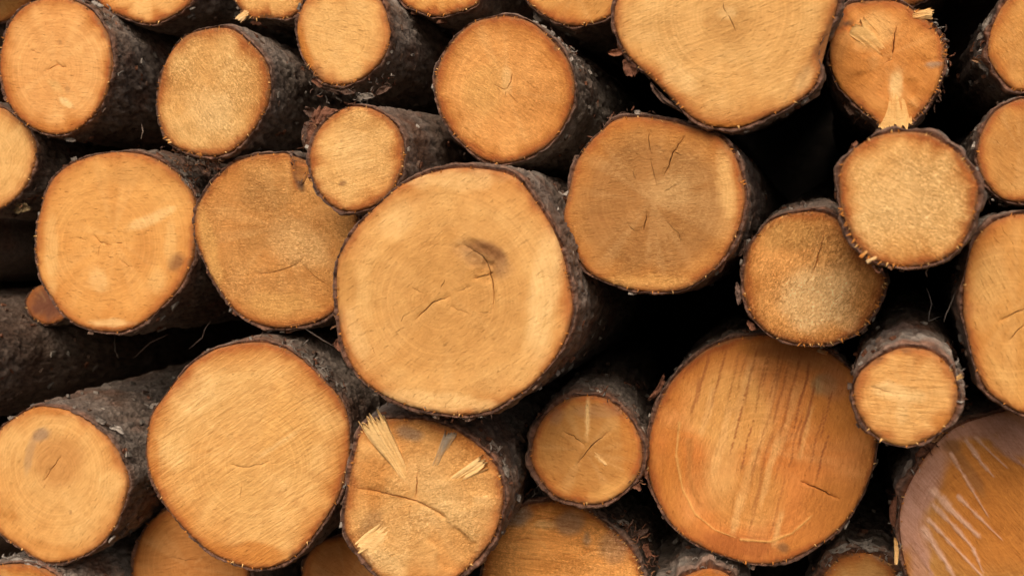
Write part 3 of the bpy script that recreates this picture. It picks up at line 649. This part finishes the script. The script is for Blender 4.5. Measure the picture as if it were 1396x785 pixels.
    # front lip of the bark, closing on to the wood
    in0 = out - nrm2 * .0006; lipw = bt * np.clip(.85 + 1.1 * fbm(cc * 3.1 + 5, 3, idx + 6), .25, 1.7) * (.6 + .25 * fbm(cc * 14, 2, 44))
    mid = out + nrm2 * lipw[:, None]
    l0 = in0[:, :1] * e1 + in0[:, 1:] * e2 + (jag * .6 + .0045)[:, None] * ax
    l1 = mid[:, :1] * e1 + mid[:, 1:] * e2 + (jag + .0005 * rng.normal(size=n) - .0002)[:, None] * ax
    allB = np.vstack([l0, l1, B]); rows = ns + 2
    i0 = (np.arange(rows - 1)[:, None] * n + np.arange(n)[None]).ravel(); i1 = (np.arange(rows - 1)[:, None] * n + ((np.arange(n) + 1) % n)[None]).ravel()
    qf = np.stack([i0, i0 + n, i1 + n, i1], 1)
    nb_ = len(allB)
    # far end cap
    capc = np.array([(B[-n:].mean(0))]); last = np.arange(n) + (rows - 1) * n
    capf = np.stack([last, np.full(n, nb_), np.roll(last, -1)], 1)
    me = mesh_from(np.vstack([allB, capc]), [qf, capf])
    dk = np.array((.130, .080, .054)); gy_ = np.array((.350, .298, .245)); rd = np.array((.22, .090, .046))
    gm = np.clip(.5 + .9 * fbm(q3 * 13, 3, 15) + .35 * (idv - .5), 0, 1) * min(1, .25 + .75 * grey)
    bc = dk * (1 - gm)[:, None] + gy_ * (1 + .7 * max(0, grey - .8)) * gm[:, None]
    rmix = np.clip(.45 * sstep(.1, .6, fbm(q3 * 24, 3, 16)) + .55 * sstep(.02, .0, S) , 0, .8)[:, None]
    bc = bc * (1 - rmix) + rd * rmix
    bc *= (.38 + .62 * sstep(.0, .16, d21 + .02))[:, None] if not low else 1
    lipc = np.vstack([np.tile(np.array((.20, .075, .032)), (n, 1)) * (.7 + .6 * rng.random((n, 1))), np.tile(np.array((.12, .060, .038)), (n, 1)) * np.clip(.9 + 1.4 * fbm(cc * 11, 3, 46)[:, None] + .3 * rng.normal(size=(n, 1)), .2, 2.2)])
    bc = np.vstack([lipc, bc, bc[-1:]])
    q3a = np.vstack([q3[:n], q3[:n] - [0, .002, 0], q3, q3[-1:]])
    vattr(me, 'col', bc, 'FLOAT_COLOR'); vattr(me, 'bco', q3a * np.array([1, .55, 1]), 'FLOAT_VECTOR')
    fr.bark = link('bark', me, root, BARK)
    if low: return

    # ---------------- loose scales standing off the bark, and torn fibres round the rim: uncountable, one object each
    vv, ff, cl, bo = [], [], [], []
    ncnt = int(per / .006 * (.6 + .8 * grey)); kk = 0
    for _ in range(ncnt):
        j = rng.integers(n); s_ = rng.random() ** 1.4 * .36 + .007
        o_ = out[j] * (1 - .05 * s_); nn = nrm2[j]; tg = np.array([-nn[1], nn[0]])
        a_, b_ = rng.uniform(.0012, .0042), rng.uniform(.002, .0085); hgt = bt + rng.uniform(-.0012, .0016)
        lift = rng.uniform(.0, .0035); tw = rng.normal() * .5
        pts = []
        for (ux, uy) in ((-1, -1), (1, -.8), (1.1, .7), (.1, 1.2), (-.9, .8)):
            x_ = a_ * ux * rng.uniform(.7, 1.2); y_ = b_ * uy * rng.uniform(.7, 1.2)
            x2 = x_ * math.cos(tw) - y_ * math.sin(tw); y2 = x_ * math.sin(tw) + y_ * math.cos(tw)
            up = hgt + lift * (uy < 0)
            pp = o_ + tg * x2 + nn * up
            pts.append(pp[0] * e1 + pp[1] * e2 + (max(s_ + y2, -.001)) * ax)
        top = np.array(pts); ctr = top.mean(0); low_ = ctr + (top - ctr) * .85 - (nn[0] * e1 + nn[1] * e2) * (.0018 + lift)
        vv.append(np.vstack([top, low_])); m5 = np.arange(5)
        ff.append((kk, np.vstack([np.stack([m5, (m5 + 1) % 5, (m5 + 1) % 5 + 5, m5 + 5], 1)]))); 
        c_ = (gy_ * rng.uniform(.5, 1.25) if rng.random() < .15 + .4 * grey else (rd * rng.uniform(.6, 1.3) if rng.random() < .4 else dk * rng.uniform(.8, 1.8)))
        cl.append(np.tile(c_, (10, 1))); bo.append(np.vstack([top, low_])); kk += 10
    if vv:
        q4 = np.vstack([f + k0 for k0, f in ff]); pent = np.stack([k0 + np.arange(5) for k0, _ in ff])
        me = mesh_from(np.vstack(vv), [q4, pent], smooth=False)
        vattr(me, 'col', np.vstack(cl), 'FLOAT_COLOR'); vattr(me, 'bco', np.vstack(bo) + idx, 'FLOAT_VECTOR')
        o = link('bark_scales', me, root, BARK); o['kind'] = 'stuff'
    fringe(Lg, fr, out, nrm2, ang, n, per, rng, idx)

def fringe(Lg, fr, out, nrm2, ang, n, per, rng, idx):
    vv, ff, cl = [], [], []; k = 0
    segs = [(-180, 180, .75)] + Lg.get('fringe', [])
    aim = np.degrees(np.arctan2(-out[:, 1], out[:, 0]))                     # image sense: 90 = down
    for a0, a1, dens in segs:
        sel = np.where((aim >= min(a0, a1)) & (aim <= max(a0, a1)))[0] if a0 > -181 else np.arange(n)
        if len(sel) == 0: continue
        for _ in range(int(len(sel) * .42 * dens)):
            j = rng.choice(sel); nn = nrm2[j]; tg = np.array([-nn[1], nn[0]])
            ln = rng.uniform(.0015, .0048) * (1.2 if dens > 1 else .8); w = rng.uniform(.0005, .0014); ba = out[j] - nn * rng.uniform(.0, .003)
            d2 = nn + tg * rng.normal() * .6; d2 /= np.linalg.norm(d2); tip = ba + d2 * (ln + .001)
            def P(q, z): return q[0] * fr.e1 + q[1] * fr.e2 + z * fr.nrm
            z0 = rng.uniform(-.002, .0006); z1 = z0 + rng.uniform(-.002, .003)
            vv += [P(ba + tg * w, z0), P(ba - tg * w, z0), P(ba, z0 - .0014), P(tip, z1)]
            ff += [(k, k + 1, k + 3), (k + 1, k + 2, k + 3), (k + 2, k, k + 3)]
            c_ = np.array(ORANGE) * rng.uniform(.7, 1.3) if rng.random() < .55 else (np.array(PALE) if rng.random() < .35 else np.array(BROWN) * rng.uniform(.6, 1.2))
            cl += [c_] * 4; k += 4
    if not vv: return
    me = mesh_from(np.array(vv), np.array(ff), smooth=False); cl = np.array(cl)
    vattr(me, 'col', cl, 'FLOAT_COLOR'); vattr(me, 'grain', np.array(vv), 'FLOAT_VECTOR')
    vattr(me, 'ring', np.zeros(k), 'FLOAT'); vattr(me, 'fuzz', np.full(k, .3), 'FLOAT'); vattr(me, 'saw', np.full(k, .2), 'FLOAT')
    o = link('torn_fibres', me, fr.root, WOOD); o['kind'] = 'stuff'

for i_, Lg_ in enumerate(LOGS): build_log(Lg_, i_)

# ------------------------------------------------------------------ torn slivers, loose bark and strands on single logs
def wood_attrs(me, pts, cols, fuzz=.35, saw=.5, off=0.0):
    k = len(pts)
    vattr(me, 'col', cols, 'FLOAT_COLOR'); vattr(me, 'grain', np.asarray(pts)[:, [0, 2, 1]] + off, 'FLOAT_VECTOR')
    vattr(me, 'ring', np.zeros(k), 'FLOAT'); vattr(me, 'fuzz', np.full(k, fuzz), 'FLOAT'); vattr(me, 'saw', np.full(k, saw), 'FLOAT')

def on_face(fr, p2, z): return p2[:, :1] * fr.e1 + p2[:, 1:] * fr.e2 + np.asarray(z)[:, None] * fr.nrm

def splinter(key, a, b, wa, wb, za, zb, col, seed, prongs=3):
    """a wedge of torn wood lying on the sawn face from pixel a to pixel b, its outer end ragged"""
    fr = FRAMES[key]; rng = np.random.default_rng(seed); sc = fr.sc
    A, Bp = fr.to_plane([a])[0], fr.to_plane([b])[0]; d = Bp - A; ln = np.linalg.norm(d); d /= ln; nn = np.array([-d[1], d[0]])
    nu, nv = 16, 5 * prongs + 2
    U, W = np.meshgrid(np.linspace(0, 1, nu), np.linspace(-1, 1, nv), indexing='ij'); u, v = U.ravel(), W.ravel(); m = len(u)
    ends = 1 - .30 * np.abs(fbm(np.column_stack([np.linspace(0, 2.2 * prongs, nv), np.full(nv, seed * 1.7), np.zeros(nv)]), 3, 2)) - .12 * rng.random(nv)
    wob = 1 + .22 * fbm(np.column_stack([u * 3, np.sign(v), np.full(m, seed)]), 2, 8)
    x = u * ln * np.tile(ends, nu); y = v * .5 * (wa + (wb - wa) * u ** .8) * sc * wob
    rid = fbm(np.column_stack([v * 2.4 * prongs, u * 1.5, np.full(m, seed)]), 3, 4)
    z = za + (zb - za) * u ** 1.6 + .0020 * rid - .0018 * sstep(.6, 1, np.abs(v)) - .0012 * sstep(.2, 0, u)
    p2 = A + d * x[:, None] + nn * y[:, None]
    V = np.vstack([on_face(fr, p2, z), on_face(fr, p2, np.minimum(z - .0012, np.maximum(z - .004, -.004)))])
    i = (np.arange(nu - 1)[:, None] * nv + np.arange(nv - 1)).ravel()
    f1 = np.stack([i, i + 1, i + nv + 1, i + nv], 1); f2 = f1[:, ::-1] + m
    rimi = np.concatenate([np.arange(nv), np.arange(1, nu) * nv + nv - 1, np.arange(nv - 2, -1, -1) + (nu - 1) * nv, np.arange(nu - 2, 0, -1) * nv])
    F = [f1, f2, np.stack([rimi, np.roll(rimi, -1), np.roll(rimi, -1) + m, rimi + m], 1)]
    base = np.array(next(l_ for l_ in LOGS if l_['key'] == key).get('base', MID))
    k_ = np.clip(.15 + .95 * u + .8 * rid, 0, 1)[:, None]; cl = base * (1 - k_) + np.array(col) * k_
    me = mesh_from(V, F); wood_attrs(me, V, np.vstack([cl, cl * .9]), off=seed * .1)
    return link('splinter', me, fr.root, WOOD)

def bark_flake(key, p, ln, wd, an, z, col, seed, curl=.6, tilt=0.0):
    """a loose curled plate of bark; p, ln, wd in photo pixels, z metres in front of the sawn face"""
    fr = FRAMES[key]; rng = np.random.default_rng(seed); sc = fr.sc
    Lg = next(l_ for l_ in LOGS if l_['key'] == key); oc = closed_spline(Lg['pts'], 200)[0]; cm = Lg['pts'].mean(0); p = np.array(p, float)
    o_ = oc[np.argmin(((oc - p) ** 2).sum(1))]; out_ = np.linalg.norm(p - o_)
    if np.linalg.norm(p - cm) > np.linalg.norm(o_ - cm) and out_ > (lim := 24 if key in ('V', 'AG', 'C', 'E') else 10): p = o_ + (p - o_) / out_ * lim          # hangs on the bark, not in the air
    z = max(z, -.02)
    c = fr.to_plane([p])[0]; a = -math.radians(an); d = np.array([math.cos(a), math.sin(a)]); nn = np.array([-d[1], d[0]])
    nu, nv = 17, 9; U, Vv = np.meshgrid(np.linspace(-1, 1, nu), np.linspace(-1, 1, nv), indexing='ij'); u, v = U.ravel(), Vv.ravel()
    jag = 1.5 * fbm(np.column_stack([u * 3.5, v * 3.5, np.full(len(u), seed)]), 3, 5)
    taper = np.sqrt(np.clip(1.08 - u ** 2, .04, 1))
    x = u * ln / 2 * sc * (1 + .30 * jag); y = v * wd / 2 * sc * taper * (1 + .35 * jag) + .12 * ln * sc * (u ** 2) * rng.normal()
    r = wd / 2 * sc
    zz = z + curl * r * (v ** 2) * np.sign(rng.normal() + .4) + .16 * ln * sc * fbm(np.column_stack([u * 1.6, v * 1.2, np.full(len(u), seed + .5)]), 2, 6) + tilt * u * ln / 2 * sc
    p2 = c + x[:, None] * d + y[:, None] * nn
    top = on_face(fr, p2, zz); bot = on_face(fr, p2 * 1.0, zz - .0016); n_ = len(u)
    Vt = np.vstack([top, bot]); i = (np.arange(nu - 1)[:, None] * nv + np.arange(nv - 1)).ravel()
    f1 = np.stack([i, i + nv, i + nv + 1, i + 1], 1); f2 = f1[:, ::-1] + n_
    rimi = np.concatenate([np.arange(nv), np.arange(1, nu) * nv + nv - 1, np.arange(nv - 2, -1, -1) + (nu - 1) * nv, np.arange(nu - 2, 0, -1) * nv])
    f3 = np.stack([rimi, np.roll(rimi, -1), np.roll(rimi, -1) + n_, rimi + n_], 1)
    me = mesh_from(Vt, [f1, f2, f3])
    cc = np.array(col) * (1 + .5 * fbm(np.column_stack([u * 3, v * 3, np.full(n_, seed)]), 3, 9))[:, None]
    vattr(me, 'col', np.vstack([cc, cc * .8]), 'FLOAT_COLOR'); vattr(me, 'bco', Vt + seed * .31, 'FLOAT_VECTOR')
    return link('bark_flake', me, fr.root, BARK)

def strand(key, pts, w, z, col, seed):
    """a thin hanging strip of bast"""
    fr = FRAMES[key]; q = refine(fr.to_plane(pts), .003); m = len(q); rng = np.random.default_rng(seed)
    q = q + .0012 * np.column_stack([fbm(np.column_stack([np.arange(m) * .35, np.full(m, seed), np.full(m, k)]), 2, 4) for k in (0., 5.)])
    zz = z + .004 * fbm(np.column_stack([np.arange(m) * .25, np.full(m, seed), np.full(m, 9.)]), 2, 4)
    t = np.gradient(q, axis=0); t /= np.linalg.norm(t, axis=1)[:, None]; nn = np.stack([-t[:, 1], t[:, 0]], 1)
    ww = (w * fr.sc / 2 * np.clip(np.sin(np.pi * np.linspace(.06, .97, m)), .25, 1))[:, None]
    V = np.stack([on_face(fr, q + nn * ww, zz), on_face(fr, q, zz + ww[:, 0]), on_face(fr, q - nn * ww, zz), on_face(fr, q, zz - ww[:, 0])], 1).reshape(-1, 3)
    F = [(i * 4 + c, i * 4 + (c + 1) % 4, i * 4 + 4 + (c + 1) % 4, i * 4 + 4 + c) for i in range(m - 1) for c in range(4)] + [(0, 1, 2, 3), (m * 4 - 1, m * 4 - 2, m * 4 - 3, m * 4 - 4)]
    me = mesh_from(V, np.array(F)); vattr(me, 'col', np.tile(col, (len(V), 1)), 'FLOAT_COLOR'); vattr(me, 'bco', V + seed, 'FLOAT_VECTOR')
    return link('bark_strand', me, fr.root, BARK)

LIGHTW = (0.80, 0.54, 0.27); GREYW = (0.34, 0.26, 0.18)
splinter('AD', (558,664), (501,560), 8, 38, -.0010, .007, CREAM, 1, 4)
splinter('AD', (590,672), (668,624), 6, 22, -.0012, .0045, CREAM, 3, 3)
splinter('AD', (590,640), (619,580), 8, 16, -.0004, .005, GREYW, 4, 2)
splinter('AD', (556,690), (488,756), 8, 44, -.0010, .003, CREAM, 5, 3)
splinter('J', (1218,92), (1223,186), 8, 40, -.0026, .0008, PALE, 7, 3)
splinter('J', (1216,80), (1160,30), 10, 30, -.0006, .003, PALE, 8, 2)
splinter('J', (1244,22), (1274,18), 8, 14, .0, .003, CREAM, 9, 3)
splinter('AF', (802,598), (800,544), 3, 5, .0002, .0015, CREAM, 10, 1)
splinter('AF', (808,614), (828,634), 3, 4, .0002, .001, CREAM, 11, 1)
splinter('S', (1128,482), (1112,476), 6, 4, .002, .012, LIGHTW, 14, 3)
splinter('N', (1196,350), (1180,358), 4, 5, .001, .004, LIGHTW, 15, 2)
splinter('N', (1182,342), (1172,352), 4, 5, .001, .004, ORANGE, 16, 2)
splinter('R', (1224,735), (1221,772), 9, 4, -.004, .004, CREAM, 17, 2)
splinter('Q', (1300,520), (1313,511), 3, 6, -.003, .002, CREAM, 18, 2)
splinter('D', (338,14), (324,30), 10, 12, .0, .004, LIGHTW, 19, 3)
RB = (.20, .080, .042); DB = (.12, .066, .044); GB = (.22, .18, .145); PG = (.36, .31, .26)
FL = [('V',(421,172),58,22,108,-.012,RB),('V',(408,186),44,18,80,-.022,DB),('V',(438,154),40,16,150,-.010,RB),('V',(420,152),34,16,30,-.02,DB),
      ('I',(842,72),24,9,-8,-.003,(.30,.12,.06)),('I',(853,98),26,17,65,-.006,RB),('I',(905,138),60,7,42,-.004,DB),('I',(866,92),18,6,40,-.004,DB),
      ('O',(1003,402),30,8,84,-.010,(.26,.16,.12)),('O',(1019,448),15,8,60,-.008,RB),('O',(1013,340),22,6,110,-.006,DB),
      ('AF',(868,664),13,8,20,-.006,RB),('AF',(880,648),14,6,80,-.01,RB),('U',(456,388),46,6,90,-.003,(.24,.11,.06)),('U',(459,472),20,9,62,-.004,RB),
      ('J',(1143,165),22,10,50,-.014,DB),
      ('C',(245,216),18,8,60,-.010,DB),('C',(285,226),20,8,10,-.016,DB),('C',(265,244),24,9,40,-.026,DB),
      ('AG',(838,722),24,9,42,-.004,GB),('AG',(858,742),24,10,60,-.008,GB),('AG',(872,728),22,9,-20,-.016,DB),('AG',(880,752),20,9,70,-.016,RB),('AG',(818,702),22,8,30,-.006,DB),('AG',(850,716),20,8,20,-.02,GB),('AG',(770,680),26,7,5,-.004,DB),('AG',(735,682),22,6,-8,-.004,RB),
      ('L',(1326,84),20,8,-15,-.02,(.34,.18,.09)),('L',(1320,100),20,7,40,-.03,GB),('L',(1337,24),22,7,120,-.016,GB),('L',(1322,40),20,7,140,-.03,GB),
      ('X',(255,248),24,9,45,-.004,GB),('X',(246,236),16,7,30,-.006,GB),('W',(404,216),20,9,20,-.004,DB),
      ('AI',(1146,746),30,9,-25,-.002,PG),('AI',(1172,738),30,9,-5,-.004,PG),('AI',(1200,744),26,9,20,-.004,PG),('AI',(1124,764),22,9,-50,-.004,GB),('AI',(1185,748),24,7,12,.002,PG),
      ('AJ',(16,768),30,14,-10,-.006,PG),('AJ',(44,770),34,12,8,-.004,PG),('AJ',(60,778),26,10,15,-.01,GB),
      ('AB',(392,474),26,9,15,-.006,GB),('AB',(416,488),30,10,38,-.010,GB),('AB',(438,508),28,9,48,-.010,GB),('AB',(468,546),24,8,65,-.01,DB),('AB',(405,494),18,6,25,-.002,PG),
      ('Q',(1311,548),16,5,100,-.006,RB),('E',(470,124),30,9,8,-.006,DB),('E',(492,130),26,9,-10,-.012,GB),('E',(448,120),26,9,20,-.006,DB),('E',(430,112),20,8,40,-.006,RB),('E',(515,122),26,9,-25,-.02,DB),
      ('R',(1262,612),26,9,-40,-.002,RB),('R',(1275,598),20,8,-20,-.002,(.33,.16,.07)),('R',(1218,700),40,8,92,-.006,RB),('R',(1226,640),34,8,110,-.012,GB),
      ('P',(1334,310),26,7,-40,-.006,GB),('P',(1345,296),24,6,-20,-.01,GB),('M',(1340,262),24,8,30,-.02,GB),('M',(1330,280),24,8,-20,-.03,GB),('Y',(20,284),30,14,-10,-.02,(.22,.15,.07)),
      ('S',(896,530),40,7,-58,-.006,RB),('S',(878,600),26,7,-80,-.008,DB),('AD',(690,640),24,8,70,-.01,GB),('AD',(672,612),24,8,45,-.012,DB),('T',(838,160),24,7,-20,-.006,DB),('T',(960,178),30,6,18,-.004,RB),
      ('H',(724,26),18,7,40,-.02,GB),('A',(128,6),20,7,30,-.006,PG),('A',(90,190),18,6,10,-.01,GB),('D',(345,30),18,7,10,-.008,RB),('AA',(150,586),24,8,20,-.02,PG),('AA',(130,575),20,7,30,-.012,GB)]
for i_, (k_, p_, l_, w_, a_, z_, c_) in enumerate(FL): bark_flake(k_, p_, l_, w_, a_, z_, c_, 200 + i_)
strand('P', [(1262,396),(1268,418),(1264,442),(1282,436)], 1.6, -.05, (.2,.17,.15), 1)
strand('P', [(1304,396),(1294,420),(1287,440)], 2.0, -.02, (.22,.18,.15), 2)
strand('X', [(268,440),(258,462),(238,478)], 2.2, -.04, (.07,.045,.035), 3)
strand('X', [(205,458),(180,470),(157,492)], 2.4, -.05, (.09,.055,.04), 4)
strand('X', [(132,452),(130,480),(136,492)], 1.6, -.05, (.12,.09,.07), 5)
strand('N', [(1268,362),(1262,372),(1264,378)], 1.6, -.01, (.15,.09,.06), 6)
strand('U', [(402,450),(430,468),(446,478)], 2.2, -.03, (.10,.075,.06), 7)
strand('V', [(575,235),(588,228),(592,222)], 2.2, -.03, (.3,.26,.22), 8)
strand('A', [(163,165),(168,176),(166,186)], 2.2, -.05, (.28,.2,.15), 9)

def shreds(key, c, spread, n, cols, zr, seed, an=None):
    """a tuft of torn bast and bark crumbs caught on one log: too many to count"""
    fr = FRAMES[key]; rng = np.random.default_rng(seed); sc = fr.sc; V, Fq, C, k = [], [], [], 0
    Lg = next(l_ for l_ in LOGS if l_['key'] == key); oc = closed_spline(Lg['pts'], 200)[0]; cm = Lg['pts'].mean(0)
    for i in range(n):
        p = np.array(c) + rng.normal(0, 1, 2) * np.array(spread)
        o_ = oc[np.argmin(((oc - p) ** 2).sum(1))]; p = o_ + (o_ - cm) / np.linalg.norm(o_ - cm) * rng.uniform(-1, 26 if key in ('V', 'AG', 'C', 'E') else 11)   # caught along the rim
        a = math.radians(rng.uniform(0, 360) if an is None else an + rng.normal() * 35)
        m = 7; ln = rng.uniform(4, 15); w = rng.uniform(.8, 3.2); cur = rng.normal() * .5; pts = [p]
        for j in range(m - 1):
            a += cur * .5 + rng.normal() * .25; pts.append(pts[-1] + np.array([math.cos(a), math.sin(a)]) * ln / m)
        q = fr.to_plane(np.array(pts)); t = np.gradient(q, axis=0); t /= np.linalg.norm(t, axis=1)[:, None] + 1e-9; nn = np.stack([-t[:, 1], t[:, 0]], 1)
        z = rng.uniform(*zr) + np.cumsum(rng.normal(0, .0012, m)); ww = (w * sc / 2 * np.clip(np.sin(np.pi * np.linspace(.12, .95, m)), .2, 1) * rng.uniform(.7, 1.3, m))[:, None]
        tw = rng.normal() * .8
        V.append(np.stack([on_face(fr, q + nn * ww, z + ww[:, 0] * tw), on_face(fr, q, z + .0005), on_face(fr, q - nn * ww, z - ww[:, 0] * tw), on_face(fr, q, z - .0005)], 1).reshape(-1, 3))
        Fq += [(k + r * 4 + e, k + r * 4 + (e + 1) % 4, k + r * 4 + 4 + (e + 1) % 4, k + r * 4 + 4 + e) for r in range(m - 1) for e in range(4)]
        C.append(np.tile(np.array(cols[rng.integers(len(cols))]) * rng.uniform(.6, 1.3), (m * 4, 1))); k += m * 4
    V = np.vstack(V); me = mesh_from(V, np.array(Fq)); vattr(me, 'col', np.vstack(C), 'FLOAT_COLOR'); vattr(me, 'bco', V + seed, 'FLOAT_VECTOR')
    o = link('bark_shreds', me, fr.root, BARK); o['kind'] = 'stuff'
MIXR = [RB, DB, RB, (.32, .15, .07)]; MIXG = [GB, DB, PG, RB]
for i_, (k_, c_, s_, n_, m_, z_) in enumerate([
        ('C', (262,226), (20,10), 70, MIXR, (-.03,-.004)), ('V', (420,176), (11,20), 50, MIXR, (-.03,-.006)), ('E', (476,122), (30,7), 60, MIXG, (-.03,-.003)), ('E', (510,118), (18,8), 24, [DB, RB], (-.06,-.02)),
        ('AG', (850,728), (16,16), 60, MIXR, (-.03,-.002)), ('AG', (755,684), (40,4), 40, MIXG, (-.01,.0)), ('AG', (885,760), (8,16), 30, MIXR, (-.03,-.004)), ('J', (1289,120), (4,22), 34, MIXR, (-.03,-.002)), ('J', (1146,160), (14,14), 30, MIXR, (-.04,-.01)),
        ('J', (1280,45), (8,18), 30, MIXG, (-.02,.002)), ('X', (254,246), (9,9), 35, MIXG, (-.02,-.002)), ('AB', (405,480), (26,9), 60, MIXG, (-.03,-.004)), ('AB', (446,514), (12,14), 35, MIXG, (-.03,-.006)),
        ('L', (1332,70), (7,28), 40, MIXG, (-.06,-.006)), ('R', (1226,680), (5,50), 50, MIXG, (-.02,-.002)), ('R', (1268,604), (16,12), 40, MIXR, (-.015,.002)), ('M', (1345,276), (14,10), 40, MIXG, (-.05,-.01)), ('P', (1330,306), (14,9), 30, MIXG, (-.03,-.004)),
        ('AI', (1165,742), (32,6), 60, MIXG, (-.02,.0)), ('AH', (965,766), (30,5), 40, MIXG, (-.02,-.002)), ('AJ', (30,770), (30,7), 50, [PG, GB], (-.03,-.003)), ('W', (406,226), (5,9), 24, MIXR, (-.012,-.001)), ('N', (1200,352), (14,6), 20, MIXR, (-.008,.001)),
        ('A', (136,10), (12,9), 24, MIXG, (-.03,-.004)), ('D', (330,24), (10,6), 24, MIXR, (-.02,.0)), ('G', (770,70), (8,20), 30, MIXG, (-.05,-.006)), ('U', (462,470), (4,26), 24, MIXR, (-.02,-.002)), ('U', (600,566), (50,3), 30, MIXG, (-.012,-.002)),
        ('T', (838,163), (22,4), 20, MIXR, (-.012,-.002)), ('AD', (680,622), (10,18), 40, MIXG, (-.03,-.004)), ('AF', (866,655), (4,10), 16, MIXR, (-.02,-.003)), ('AF', (800,538), (34,4), 30, MIXG, (-.02,-.003)), ('Q', (1308,520), (4,14), 16, MIXG, (-.01,.0)), ('Y', (30,276), (12,9), 24, MIXR, (-.04,-.006))]):
    shreds(k_, c_, s_, n_, m_, z_, 500 + i_)
